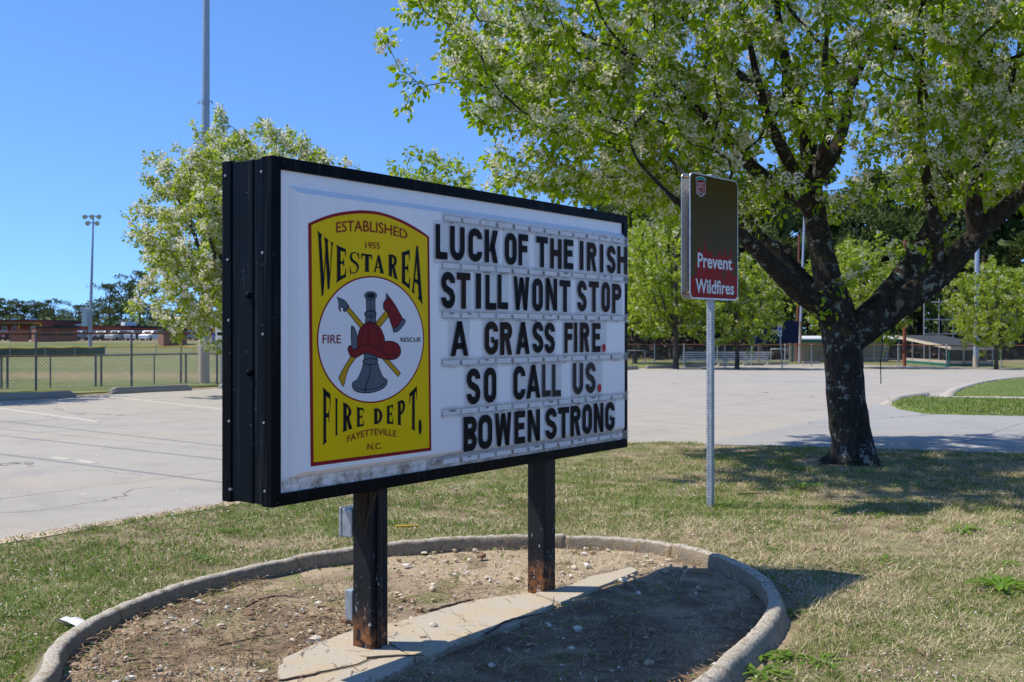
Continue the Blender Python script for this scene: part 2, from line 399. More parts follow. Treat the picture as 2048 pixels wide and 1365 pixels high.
M = dict(
    soil=m_soil(), field=m_field(), lawn=m_lawn(), bed=m_bed(), slab=m_slab(), kerb=m_kerb(),
    lot=m_concrete('lot_concrete', (.365, .34, .305), (.44, .405, .355)),
    apron=m_concrete('apron_concrete', (.31, .31, .315), (.375, .37, .365), tan=(.40, .37, .32), joints=False, crack=True),
    pale=m_concrete('pale_concrete', (.42, .38, .31), (.55, .50, .42), joints=False, crack=False),
    stop=m_concrete('wheel_stop_concrete', (.25, .24, .22), (.34, .32, .29), joints=False, crack=False),
    line=plain('line_paint', (.54, .51, .42), .8, var=.25, scale=3), black=m_black('cabinet_black'),
    frame=m_black('frame_black', (.003, .004, .006), .30), post=m_post(), face=m_face(),
    clear=m_clear('clear_rail', (.74, .70, .67), .12, .6), tile=m_clear('letter_tile_clear', (.72, .71, .72), .15, .12),
    seg=plain('white_rail_block', (.78, .79, .81), .3, var=.04), grime=plain('rail_grime', (.20, .155, .13), .8, var=.4, scale=20),
    gl_black=m_glyph('letter_black', (.010, .010, .011), (.018, .016, .016)), gl_brown=m_glyph('letter_brown', (.022, .013, .011), (.038, .018, .014)),
    gl_fade=m_glyph('letter_faded', (.035, .030, .028), (.075, .07, .07)), gl_red=m_glyph('letter_red', (.52, .025, .025), (.62, .06, .05)),
    yellow=plain('emblem_yellow', (.82, .57, .004), .28, spec=.06, var=.04), red=plain('emblem_red', (.27, .018, .02), .3, spec=.06, var=.08),
    axe=plain('emblem_axe_red', (.21, .016, .018), .3, spec=.06, var=.1), white=plain('emblem_white', (.79, .79, .81), .26, var=.02),
    steel=plain('emblem_steel', (.105, .13, .16), .3, spec=.06, var=.1), ink=plain('emblem_ink', (.009, .010, .016), .3, spec=.06, var=.1),
    handle=plain('emblem_handle', (.52, .31, .014), .3, spec=.06, var=.06),
    galv=m_galv(), alu=m_galv('aluminium_edge', (.62, .63, .64), .35), boxgrey=m_galv('grey_box', (.40, .44, .47), .45),
    brownsign=plain('brown_sheeting', (.075, .050, .006), .3, spec=.06, var=.15, scale=2), redsign=plain('red_sheeting', (.29, .010, .006), .3, spec=.05, var=.1),
    whitesign=plain('white_sheeting', (.70, .72, .74), .35, var=.05), greensign=plain('green_sheeting', (.03, .26, .20), .4),
    bolt=plain('bolt_rust', (.18, .09, .05), .6, .3), bark=m_bark('pear_bark'), barkfar=m_bark('far_bark', (.05, .042, .036), (.15, .13, .11), 0, .6),
    pinebark=m_bark('pine_bark', (.045, .035, .028), (.13, .10, .08), 0, .4),
    leaf=m_leaf('pear_leaf', (.125, .205, .010), (.29, .41, .025), (.44, .49, .06), .56), leaffar=m_leaf('pear_leaf_far', (.16, .225, .020), (.34, .42, .05), (.46, .50, .11), .52, .5),
    bloom=m_attr('pear_blossom', [(0, (.60, .52, .30)), (.35, (.84, .80, .64)), (1, (.92, .90, .80))], .8, .1, .42),
    needle=m_leaf('pine_needles', (.05, .085, .02), (.125, .17, .045), (.18, .20, .06), .25, .6),
    needlefar=m_leaf('far_pine_needles', (.045, .075, .028), (.11, .145, .05), (.15, .17, .06), .2, .6),
    under=m_attr('woodland_undergrowth', [(0, (.028, .026, .022)), (.6, (.06, .05, .04)), (1, (.10, .07, .045))], .9),
    grass=m_attr('grass_blades', [(0, (.07, .15, .012)), (.40, (.205, .28, .05)), (.52, (.30, .33, .09)), (.58, (.30, .235, .13)), (1, (.72, .60, .40))], .7, .2, .12),
    weed=m_leaf('weed_leaf', (.075, .15, .014), (.17, .29, .035), (.28, .36, .05), .35),
    petal=m_attr('fallen_petal', [(0, (.45, .38, .29)), (.5, (.68, .64, .58)), (1, (.85, .84, .82))], .8),
    straw=m_attr('pine_straw', [(0, (.12, .065, .035)), (.6, (.26, .165, .09)), (1, (.44, .32, .19))], .8),
    stone=m_attr('stones', [(0, (.20, .10, .07)), (.3, (.42, .30, .19)), (.65, (.58, .49, .36)), (1, (.76, .72, .62))], .85),
    twig=plain('dead_twig', (.10, .075, .055), .9, var=.4), brick=m_brick(), roofdark=plain('dark_roof', (.035, .037, .042), .7, var=.2, scale=2),
    roofgrey=plain('shingle_roof', (.055, .062, .072), .85, var=.25, scale=6), roofwhite=plain('metal_roof', (.7, .72, .75), .4), fascia=plain('pale_fascia', (.55, .47, .37), .7),
    teal=plain('teal_paint', (.012, .15, .12), .6), block=plain('pale_block', (.52, .44, .37), .8), greenroof=plain('green_trim', (.03, .06, .05), .6),
    glass=plain('window_glass', (.035, .05, .06), .12, spec=.7), mustard=plain('mustard_paint', (.58, .36, .02), .5), navy=plain('navy_panel', (.006, .014, .055), .5, var=.06),
    bluepole=plain('pale_blue_pole', (.40, .45, .56), .45, .3), redpole=plain('red_oxide_pole', (.24, .075, .05), .7, var=.2), woodpole=plain('wood_pole', (.26, .21, .16), .9, var=.25),
    rust=plain('rusty_rail', (.19, .085, .05), .75, .2, var=.4, scale=5), wire=m_galv('fence_wire', (.22, .225, .23), .55), darkpost=m_galv('dull_post', (.17, .18, .19), .6),
    polegalv=m_galv('pole_steel', (.33, .37, .42), .5), bench=m_galv('bench_aluminium', (.75, .76, .77), .4), screen=plain('green_windscreen', (.018, .085, .06), .8),
    net=None, tyre=plain('tyre_rubber', (.015, .015, .016), .8), lamp_red=plain('tail_lamp', (.4, .02, .02), .3), lamp_white=plain('head_lamp', (.75, .75, .72), .2),
    ybus=plain('bus_yellow', (.68, .33, .012), .4), bluebin=plain('blue_plastic', (.02, .11, .45), .5), black2=plain('black_wire', (.02, .02, .02), .6),
    scr=m_clear('fence_screen', (.035, .033, .034), .55, 0), sand=plain('gravel_edge', (.52, .41, .29), .95, var=.35, scale=60),
)
# ================================================================== GROUND
def sheet(name, poly, off, mat, step=1.5, kind='structure', amp=0.0, rough_scale=3.0, zf=None):
    """a sheet with the outline poly (x, y) laid over the terrain, cut into cells so that it follows it"""
    bm = bmesh.new(); vs = [bm.verts.new((p[0], p[1], 0)) for p in poly]; bm.faces.new(vs)
    bmesh.ops.triangulate(bm, faces=bm.faces[:])
    xs = [p[0] for p in poly]; ys = [p[1] for p in poly]
    for a, lo, hi in ((0, min(xs), max(xs)), (1, min(ys), max(ys))):
        v = math.ceil(lo/step)*step
        while v < hi:
            co = (v, 0, 0) if a == 0 else (0, v, 0); no = (1, 0, 0) if a == 0 else (0, 1, 0)
            bmesh.ops.bisect_plane(bm, geom=bm.verts[:]+bm.edges[:]+bm.faces[:], dist=1e-5, plane_co=co, plane_no=no); v += step
    from mathutils import noise
    for v in bm.verts:
        z = float(terr(v.co.x, v.co.y))+off*(.35+.65*float(sst((v.co.y-15)/12)))
        if amp: z += amp*noise.noise(Vector((v.co.x*rough_scale, v.co.y*rough_scale, 1.7)))
        if zf: z += zf(v.co.x, v.co.y)
        v.co.z = z
    bmesh.ops.recalc_face_normals(bm, faces=bm.faces[:])
    if sum(f.normal.z for f in bm.faces) < 0: bmesh.ops.reverse_faces(bm, faces=bm.faces[:])
    ed = [e for e in bm.edges if e.is_boundary]
    ex = bmesh.ops.extrude_edge_only(bm, edges=ed)
    for v in [g for g in ex['geom'] if isinstance(g, bmesh.types.BMVert)]: v.co.z -= off+.06
    bmesh.ops.recalc_face_normals(bm, faces=bm.faces[:])
    if max(bm.faces, key=lambda f: abs(f.normal.z)).normal.z < 0: bmesh.ops.reverse_faces(bm, faces=bm.faces[:])
    me = bpy.data.meshes.new(name); bm.to_mesh(me); bm.free()
    for p_ in me.polygons: p_.use_smooth = bool(amp or zf)
    return tag(link(name, me, [mat]), kind=kind)

def grid_axis(lo, hi, near, far, c=0.0):
    out = [c]; s = near
    while out[-1] < hi: out.append(out[-1]+s); s = min(far, s*1.06) if out[-1] > c+30 else near
    neg = [c]; s = near
    while neg[-1] > lo: neg.append(neg[-1]-s); s = min(far, s*1.06) if neg[-1] < c-30 else near
    return np.array(sorted(set(neg+out)))
gx, gy = grid_axis(-900, 900, 1.5, 60), grid_axis(-60, 1500, 1.5, 60, 20)
GX, GY = np.meshgrid(gx, gy); GV = np.stack([GX, GY, terr(GX, GY)], -1).reshape(-1, 3)
nx, ny = len(gx), len(gy); ii = (np.arange(ny-1)[:, None]*nx+np.arange(nx-1)[None]).ravel()
tag(mesh_np('ground', GV, np.stack([ii, ii+1, ii+nx+1, ii+nx], 1), M['soil']), kind='structure')

U2, N2 = Vector((.586, .8104)), Vector((.8104, -.586))
e0, e1, e2 = G(0, 1085), G(470, 1008), G(1255, 888)
near_edge = [(-12.5, -4.5), (e0.x-U2.x*6, e0.y-U2.y*6)]+[(p.x, p.y) for p in (e0, e1, e2, G(1330, 884), G(1420, 889), G(1650, 895), G(2048, 907))]+[(12, 12.9), (40, 7)]
far_edge = [(-24, 20)]+[(p.x, p.y) for p in (G(-160, 812), G(0, 802), G(215, 791), G(445, 778))]+[(0.5, 56)]+[(p.x, p.y) for p in (G(1255, 738), G(1350, 735), G(1474, 731), G(1640, 728), G(1850, 733), G(2048, 738))]+[(60, 74), (70, 50)]
lot_poly = near_edge+far_edge[::-1]
sheet('parking_lot', lot_poly, .012, M['lot'], 2.0)
apron_px = [(1405, 888), (1560, 858), (1660, 836), (1740, 818), (1766, 806), (1795, 820), (1851, 830), (2048, 834), (2400, 840), (2400, 917), (2048, 908), (1650, 896), (1420, 890)]
sheet('driveway_apron', [(G(*p).x, G(*p).y) for p in apron_px], .022, M['apron'], 2.0)
field_poly = [(-140, 60)]+[(-40, 28)]+[(p.x, p.y) for p in (G(-160, 806), G(0, 797), G(215, 786), G(445, 773))]+[(.0, 58), (-2, 100), (-10, 176), (-160, 176)]
sheet('ball_field', field_poly, .03, M['field'], 3.0)
isl_a = [(1774, 806), (1795, 801), (1809, 799), (1844, 795), (1849, 799), (1907, 800.5), (2048, 803), (2400, 806), (2400, 838), (2048, 833.5), (1930, 832), (1851, 829), (1797, 820)]
isl_b = [(1899, 793), (1905, 787), (1918, 781), (1974, 767.5), (2048, 759), (2300, 742), (2300, 801), (2048, 797), (1960, 795)]
for q in (isl_a, isl_b):
    sheet('lawn_island', [(G(*p).x, G(*p).y) for p in q], .07, M['lawn'], 1.0, amp=.03, rough_scale=1.5)
sheet('walkway', [(G(*p).x, G(*p).y) for p in ((1850, 795), (2400, 800), (2400, 807), (2048, 804), (1850, 800))], .035, M['pale'], 1.5)
sheet('far_grass_verge', [(G(*p).x, G(*p).y) for p in ((1200, 740), (1255, 737.5), (1350, 734.5), (1474, 730.5), (1640, 727.5), (1850, 732.5), (2048, 737.5), (2300, 741), (2300, 727), (2048, 727), (1640, 722), (1255, 723))], .03, M['field'], 4.0)
# gravelly strip where turf meets the concrete
ge = [(e0-Vector((U2.x, U2.y, 0))*6), e0, e1, e2]
b1 = [(p.x+N2.x*(.09+.03*math.sin(i*3.1)), p.y+N2.y*(.09+.03*math.sin(i*3.1))) for i, p in enumerate(ge)]
sheet('gravel_edge', [(p.x-N2.x*.10, p.y-N2.y*.10) for p in ge]+b1[::-1], .019, M['sand'], 1.0)

# painted parking lines
for a, b in (((0, 818.5), (198, 845)), ((205, 794), (470, 823)), ((103, 915.5), (140, 920)), ((158, 922.5), (190, 927.5))):
    A, B = G(*a), G(*b); w = Vector((-(B-A).y, (B-A).x, 0)).normalized()*.045
    sheet('parking_line', [((A-w).x, (A-w).y), ((B-w).x, (B-w).y), ((B+w).x, (B+w).y), ((A+w).x, (A+w).y)], .024, M['line'], 3.0)

# the kerb ring, the bed inside it
def catmull(pts, n, closed=False):
    pts = [np.array(p, float) for p in pts]; out = []
    m = len(pts); rng = range(m if closed else m-1)
    for i in rng:
        p0, p1, p2, p3 = [pts[(i+k) % m] if closed else pts[min(max(i+k, 0), m-1)] for k in (-1, 0, 1, 2)]
        for j in range(n):
            t = j/n; out.append(.5*((2*p1)+(-p0+p2)*t+(2*p0-5*p1+4*p2-p3)*t*t+(-p0+3*p1-3*p2+p3)*t**3))
    if not closed: out.append(pts[-1])
    return out
def GZ(px, py, z):
    Y = (EYE-z)/((py-HZ)/F); return ((px-CX)/F*Y, Y)
kt = [(93, 1335), (107, 1296), (150, 1254), (250, 1203), (400, 1152), (600, 1109), (700, 1095), (780, 1084), (900, 1074), (1000, 1070), (1130, 1068), (1250, 1073), (1350, 1085), (1440, 1109), (1500, 1136), (1540, 1167), (1553, 1200), (1530, 1245), (1470, 1300), (1410, 1352)]
kp = [GZ(x, y, .105) for x, y in kt]+[(.38, 4.12), (-.2, 3.42), (-.85, 3.18), (-1.5, 3.5), (-1.95, 4.1)]
ring = catmull(kp, 14, True)
def area(p): return sum(p[i-1][0]*p[i][1]-p[i][0]*p[i-1][1] for i in range(len(p)))
if area(ring) < 0: ring = ring[::-1]
NR = len(ring); rnd = random.Random(4)
def outn(i):
    t = np.array(ring[(i+1) % NR])-np.array(ring[i-1]); t /= np.linalg.norm(t); return np.array((t[1], -t[0]))
sec = [(-.055, -.10), (-.05, .03), (-.045, .078), (-.036, .094), (-.022, .099), (.014, .097), (.030, .088), (.042, .066), (.06, .03), (.11, -.05)]
def nearest_i(px, py):
    q = np.array(GZ(px, py, .105)); return int(np.argmin([np.hypot(*(np.array(r)-q)) for r in ring]))
cuts = sorted([nearest_i(1130, 1068), nearest_i(1351, 1085), nearest_i(590, 1110), nearest_i(1536, 1162), nearest_i(1440, 1325), NR-20])
kb = MB()
for c0, c1 in zip(cuts, cuts[1:]+[cuts[0]+NR]):
    vs, fs = [], []; ns = len(sec); dz = rnd.uniform(-.007, .007); do = rnd.uniform(-.006, .006)
    idx = list(range(c0, c1+1))
    for q, i in enumerate(idx):
        o = outn(i % NR); b = np.array(ring[i % NR])
        if q == len(idx)-1:
            b = b-(b-np.array(ring[(i-1) % NR]))*.12
        wob = rnd.uniform(-.004, .004)
        for (h, z) in sec:
            p = b+o*(h+do+rnd.uniform(-.003, .003)); vs.append((p[0], p[1], z+(dz+wob if z > 0 else 0)+rnd.uniform(-.0015, .0015)))
    for q in range(len(idx)-1):
        for j in range(ns-1): fs.append((q*ns+j, q*ns+j+1, (q+1)*ns+j+1, (q+1)*ns+j))
    fs += [tuple(range(ns))[::-1], tuple(range((len(idx)-1)*ns, len(idx)*ns))]
    kb.add(vs, fs, 0, True)
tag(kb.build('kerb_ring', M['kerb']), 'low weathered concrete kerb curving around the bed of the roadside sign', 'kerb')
bed_poly = [tuple(np.array(r)-outn(i)*.05) for i, r in enumerate(ring)]
kerb_out = [tuple(np.array(r)+outn(i)*.12) for i, r in enumerate(ring)]
sheet('dirt_bed', bed_poly[::2], .012, M['bed'], .12, amp=.018, rough_scale=4)

# sandy footing slab under the sign posts
slab_px = [(556, 1336), (590, 1306), (640, 1283), (705, 1262), (775, 1248), (870, 1224), (960, 1198), (1060, 1186), (1113, 1178), (1180, 1152), (1262, 1133), (1275, 1139), (1215, 1165), (1120, 1208), (1060, 1235), (985, 1262), (905, 1290), (868, 1312), (825, 1320), (790, 1352), (700, 1385), (600, 1398), (560, 1362)]
mb = MB(); sp = [GZ(x, y, .03) for x, y in slab_px]
for pc, z_ in (([(556, 1338), (572, 1318), (640, 1286), (705, 1264), (722, 1259), (828, 1319), (800, 1342), (760, 1362), (705, 1388), (612, 1400), (566, 1366)], .034),
            ([(730, 1257), (776, 1248), (872, 1222), (958, 1199), (1015, 1190), (1062, 1187), (1110, 1205), (1066, 1234), (984, 1264), (906, 1291), (868, 1309), (834, 1316)], .03),
            ([(1072, 1184), (1116, 1177), (1180, 1152), (1262, 1133), (1276, 1139), (1216, 1165), (1150, 1192), (1118, 1204)], .026)):
    q = [GZ(x, y, .03) for x, y in pc]; q = dens_edges = [(q[i-1][0]+(q[i][0]-q[i-1][0])*t_, q[i-1][1]+(q[i][1]-q[i-1][1])*t_) for i in range(len(q)) for t_ in np.linspace(0, 1, 5)[:-1]]
    q = [(x+rnd.uniform(-.010, .010), y+rnd.uniform(-.010, .010)) for x, y in q]; mb.prism(q, 'z', -.05, z_)
o = mb.build('footing_slab', M['slab']); tag(o, 'broken flat sandy concrete slab that the black sign posts stand on', 'slab')

# ================================================================== THE MARQUEE SIGN (local: x along the face, -y out of the face, z up)
P0 = Vector((-1.0433, 4.76)); YAW = math.atan2(.8104, .586); SW, SDP = 3.086, .327
def zz(py, Y): return EYE-(py-HZ)/F*Y
def S2(px, py, y=0.0):
    """photo pixel -> (s, z) on the plane y of the sign"""
    b = P0-N2*y; k = (px-CX)/F
    s = (k*b.y-b.x)/(U2.x-k*U2.y); Y = b.y+s*U2.y
    return s, zz(py, Y)
ZT, ZB = zz(312, 4.76), zz(1015, 4.76)
sign = thing('marquee_sign', 'black framed roadside sign with yellow emblem and changeable letters on two posts', 'sign', (P0.x, P0.y, 0), YAW)
fw = .052
m = MB(); m.bevbox((.004, .06, ZB+.004), (SW-.004, SDP-.004, ZT-.004), .004)
m.box((-.001, .125, ZB+.002), (.004, .129, ZT-.002))
cab = m.build('cabinet', M['black'], sign)
# screws on the end panel
m = MB()
for px, py in ((450, 352), (455, 520), (457, 641), (458, 843), (460, 979), (525, 344), (527, 506), (528, 669), (530, 846), (532, 983)):
    Yp = 4.85; y = (px-545)/102*-.327
    z = zz(py, 4.76+.189*y/.327)
    m = MB()
    for r_, d in ((.008, -.004), (.0055, -.008)):
        m.tube([(.004, y, z), (d, y, z)], [r_, r_*.8], 8)
    m.build('screw', M['galv'], cab)
m = MB()
for px, py in ((498, 591), (500, 746)):
    y = (px-545)/102*-.327; z = zz(py, 4.76+.189*y/.327)
    m = MB(); m.tube([(.004, y, z), (-.014, y, z), (-.017, y, z)], [.016, .014, .006], 10); m.build('end_plug', M['frame'], cab)
# retainer frames, front and back, wrapping 70 mm of the sides
def retainer(y0, y1, lip):
    m = MB(); e = .003
    for a, b in (((-e, y0, ZB-e), (fw, y1, ZT+e)), ((SW-fw, y0, ZB-e), (SW+e, y1, ZT+e))): m.bevbox(a, b, .003)
    for a, b in (((fw, y0, ZT-fw), (SW-fw, y1, ZT+e)), ((fw, y0, ZB-e), (SW-fw, y1, ZB+fw))): m.bevbox(a, b, .003)
    return m
retainer(-.001, .066, 0).build('front_frame', M['frame'], sign)
retainer(.268, SDP+.002, 0).build('back_frame', M['frame'], sign)
# pan-formed face
def pan(y_out, y_in, a0, a1, b0, b1, slope):
    vs = []
    def rect(x0, x1, z0, z1, y): return [(x0, y, z0), (x1, y, z0), (x1, y, z1), (x0, y, z1)]
    rings = [rect(fw-.005, SW-fw+.005, ZB+fw-.005, ZT-fw+.005, y_out), rect(a0, a1, b0, b1, y_out-.001),
             rect(a0+slope*.5, a1-slope*.5, b0+slope*.5, b1-slope*.5, (y_out+y_in)/2-.002), rect(a0+slope, a1-slope, b0+slope, b1-slope, y_in)]
    m = MB(); vs = sum(rings, []); fs = []
    for r_ in range(3):
        for j in range(4): fs.append((r_*4+j, r_*4+(j+1) % 4, (r_+1)*4+(j+1) % 4, (r_+1)*4+j))
    fs.append((12, 13, 14, 15)); m.add(vs, fs); return m
FY = -.022                                        # plane of the raised face
a0 = S2(581, 500, 0)[0]; b1 = S2(585, 372, 0)[1]; b0 = S2(575, 967, 0)[1]+.012
face = pan(.014, FY, a0, SW-.045, b0, b1, .03).build('sign_face', M['face'], sign)

# ------------------------------------------------------------------ emblem
class Art(MB):
    """flat shapes on the face: each layer lies 0.5 mm in front of the last"""
    def __init__(s, y0): super().__init__(); s.y = y0
    def layer(s, d=.00012): s.y -= d
    def poly(s, pts, mi, holes=()):
        lo = [Vector((p[0], p[1], 0)) for p in pts]; hs = [[Vector((p[0], p[1], 0)) for p in h] for h in holes]
        tri = tessellate_polygon([lo]+hs); allp = list(pts)+[p for h in holes for p in h]
        vs = [(p[0], s.y, p[1]) for p in allp]; fs = []
        for t in tri:
            a, b, c = [allp[i] for i in t]
            cr = (b[0]-a[0])*(c[1]-a[1])-(b[1]-a[1])*(c[0]-a[0])
            fs.append(tuple(t) if cr > 0 else tuple(reversed(t)))
        s.add(vs, fs, mi)
    def stroke(s, pts, w, mi, closed=False):
        pts = [np.array(p, float) for p in pts]; n = len(pts); L, Rr = [], []
        for i in range(n):
            a = pts[i-1] if (closed or i > 0) else pts[i]; b = pts[(i+1) % n] if (closed or i < n-1) else pts[i]
            d1 = pts[i]-a; d2 = b-pts[i]
            d1 = d1/(np.linalg.norm(d1) or 1); d2 = d2/(np.linalg.norm(d2) or 1)
            t = d1+d2; t /= (np.linalg.norm(t) or 1); nn = np.array((-t[1], t[0]))
            ww = (w[i] if hasattr(w, '__len__') else w)/2
            c = max(.5, abs(nn @ np.array((-d2[1], d2[0])))) if np.linalg.norm(d2) else 1
            L.append(pts[i]+nn*ww/c); Rr.append(pts[i]-nn*ww/c)
        m_ = n if closed else n-1
        for i in range(m_):
            j = (i+1) % n; q = [L[i], Rr[i], Rr[j], L[j]]
            ar = sum(q[k-1][0]*q[k][1]-q[k][0]*q[k-1][1] for k in range(4))
            if ar < 0: q = q[::-1]
            s.add([(p[0], s.y, p[1]) for p in q], [(0, 1, 2, 3)], mi)
def text_geo(txt, bold=0.0):
    cu = bpy.data.curves.new('text', 'FONT'); cu.body = txt; cu.size = 1; cu.resolution_u = 4; cu.offset = bold
    ob = bpy.data.objects.new('text', cu); COL.objects.link(ob); bpy.context.view_layer.update()
    me = bpy.data.meshes.new_from_object(ob.evaluated_get(bpy.context.evaluated_depsgraph_get()))
    bpy.data.objects.remove(ob); bpy.data.curves.remove(cu)
    v = np.array([x.co[:2] for x in me.vertices]); f = [tuple(p.vertices) for p in me.polygons]; bpy.data.meshes.remove(me)
    return (v-v.min(0))/(v.max(0)-v.min(0)), f
def art_text(art, txt, mi, fn, bold=0.0):
    v, f = text_geo(txt, bold); q = [fn(a, b) for a, b in v]; out = []
    for t in f:
        pp = [q[i] for i in t]; ar = sum(pp[k-1][0]*pp[k][1]-pp[k][0]*pp[k-1][1] for k in range(len(pp)))
        out.append(t if ar > 0 else t[::-1])
    art.add([(p[0], art.y, p[1]) for p in q], out, mi)
def dens(pts, n=6):
    out = []
    for i in range(len(pts)):
        a, b = np.array(pts[i-1], float), np.array(pts[i], float)
        out += [tuple(a+(b-a)*k/n) for k in range(n)]
    return out

EM = ['white', 'red', 'yellow', 'ink', 'steel', 'axe', 'handle']; W_, RD, YE, IK, ST, AX, HD = range(7)
art = Art(FY-.0015); EY = FY-.0025
A = lambda x, y: S2(600+x/4.875, 410+y/4.875, EY)
B = lambda x, y: S2(600+x/4.707, 660+y/4.707, EY)
C = lambda x, y: S2(420+x/2.73, 290+y/2.73, EY)
def smooth(pts, n=5): return [tuple(p) for p in catmull(pts, n)]
art.poly([A(*p) for p in smooth([(82, 183), (200, 130), (330, 88), (480, 62), (620, 54), (760, 68), (900, 108), (1050, 175), (1180, 252), (1262, 312)])]+[B(1238, 1138), B(103, 1288)], RD)
art.layer()
art.poly([A(*p) for p in smooth([(113, 199), (210, 157), (340, 116), (490, 93), (620, 86), (760, 98), (890, 134), (1040, 201), (1170, 276), (1242, 322)])]+[B(1218, 1110), B(130, 1248)], YE)
# the oval
sl_, sr_ = A(165, 1300)[0], A(1212, 1300)[0]; zt_, zb_ = A(680, 692)[1], B(665, 692)[1]
cs, cz = (sl_+sr_)/2, (zt_+zb_)/2
def oval(k): return [(cs+(sr_-sl_)/2*k*math.cos(t), cz+(zt_-zb_)/2*k*math.sin(t)) for t in np.linspace(0, 2*math.pi, 72, endpoint=False)]
art.layer(); art.poly(oval(1), RD); art.layer(); art.poly(oval(.975), W_); art.layer()
OUT = .0042
def shape(pts, mi, sm=0, lw=OUT):
    q = [C(*p) for p in (smooth(list(pts)+[pts[0]], sm)[:-1] if sm else pts)]
    art.poly(q, mi); art.layer(.00005); art.stroke(q, lw, IK, True); art.layer(.00005)
def ell(x, y, rx, ry): return [(x+rx*math.cos(t), y+ry*math.sin(t)) for t in np.linspace(0, 2*math.pi, 28, endpoint=False)]
# pike pole, axe handle, then the trumpet, helmet, axe head
shape([(739, 897), (757, 884), (880, 1030), (975, 1172), (1040, 1246), (1028, 1267), (950, 1178), (860, 1050)], HD)
shape([(960, 905), (981, 931), (900, 1030), (797, 1163), (760, 1216), (743, 1262), (735, 1303), (726, 1320), (714, 1295), (703, 1272), (722, 1233), (765, 1162), (860, 1030)], HD)
shape([(695, 833), (735, 850), (752, 872), (758, 884), (741, 900), (729, 895), (718, 884), (711, 893), (713, 911), (704, 892), (703, 862)], ST, 3)
shape([(727, 905), (754, 876), (760, 886), (738, 912)], ST)
shape([(842, 1138), (915, 1138), (915, 1180), (842, 1180)], ST)
shape([(838, 1193), (828, 1230), (812, 1268), (800, 1286), (782, 1296), (776, 1312), (782, 1332), (800, 1347), (840, 1355), (880, 1353), (925, 1340), (956, 1320), (968, 1300), (964, 1281), (950, 1274), (936, 1250), (922, 1215), (912, 1193)], ST, 3)
art.stroke([C(*p) for p in smooth([(787, 1310), (800, 1326), (840, 1337), (880, 1335), (925, 1322), (955, 1300)])], OUT*.8, IK)
art.stroke([C(*p) for p in ((874, 1195), (874, 1235), (868, 1270), (852, 1310), (848, 1352))], OUT*1.4, IK)
shape(ell(875, 1183, 41, 17), ST)
shape([(850, 930), (905, 930), (906, 990), (849, 990)], ST); shape([(853, 838), (901, 838), (903, 915), (855, 915)], ST)
shape(ell(876, 924, 32, 19), ST); shape(ell(876, 921, 26, 10), ST, lw=OUT*.7)
art.stroke([C(877, 840), C(877, 985)], OUT*.9, IK)
shape(ell(877, 824, 33, 22), ST); shape(ell(877, 824, 20, 11), IK)
shape([(800, 1125), (803, 1060), (815, 1012), (838, 982), (870, 964), (905, 976), (933, 1006), (950, 1046), (958, 1090), (955, 1140), (900, 1140)], AX)
for q in ([(870, 966), (845, 995), (830, 1040), (828, 1098)], [(868, 966), (863, 1030), (862, 1092)], [(874, 966), (905, 1000), (922, 1050), (930, 1115)]):
    art.stroke([C(*p) for p in smooth(q)], OUT*.95, IK)
art.layer(.00005)
shape([(752, 1114), (762, 1097), (778, 1104), (790, 1118), (812, 1105), (840, 1095), (868, 1093), (900, 1105), (934, 1126), (950, 1090), (962, 1074), (1000, 1075), (1028, 1092), (1041, 1120), (1036, 1148), (1012, 1169), (975, 1173), (930, 1165), (890, 1148), (850, 1138), (822, 1148), (795, 1162), (765, 1150)], AX, 3)
art.stroke([C(*p) for p in smooth([(932, 1124), (955, 1142), (985, 1150), (1020, 1140)])], OUT*.8, IK)
shape([(772, 990), (784, 994), (797, 1020), (804, 1055), (805, 1100), (800, 1112), (776, 1122), (771, 1060)], ST)
shape([(963, 811), (972, 822), (979, 834), (961, 850)], ST)
shape([(946, 868), (955, 851), (979, 832), (1008, 872), (1052, 950), (1030, 985), (1002, 1012), (985, 965), (966, 905), (948, 898)], AX)
shape([(1052, 949), (1067, 958), (1062, 975), (1040, 1005), (1018, 1022), (1003, 1023), (999, 1008), (1028, 985)], ST)
# plain lettering
def arc_text(txt, mi, conv, x0, x1, base, top, bold=0.0, pw=0):
    """base/top: three y values (left, middle, right) through which the text bends"""
    pb = np.polyfit([0, .5, 1], base, 2); pt = np.polyfit([0, .5, 1], top, 2)
    def fn(u, v):
        yb, yt = np.polyval(pb, u), np.polyval(pt, u)
        x = x0+(x1-x0)*(u if not pw else (u+pw*u*(1-u)))
        return conv(x-(v-.5)*0, yb+(yt-yb)*v)
    art_text(art, txt, mi, fn, bold)
art.layer()
arc_text('ESTABLISHED', RD, A, 352, 1046, (274, 268, 338), (172, 160, 252), .006)
arc_text('1955', RD, A, 636, 778, (425, 427, 432), (363, 365, 369), .006)
arc_text('FIRE', RD, A, 220, 398, (1352, 1352, 1351), (1268, 1268, 1269), .004)
arc_text('RESCUE', IK, A, 980, 1176, (1338, 1337, 1336), (1294, 1294, 1293), .006)
arc_text('FAYETTEVILLE', RD, B, 445, 908, (1062, 998, 1010), (1000, 935, 950), .006)
arc_text('N.C.', RD, B, 634, 772, (1130, 1127, 1118), (1070, 1067, 1062), .006)
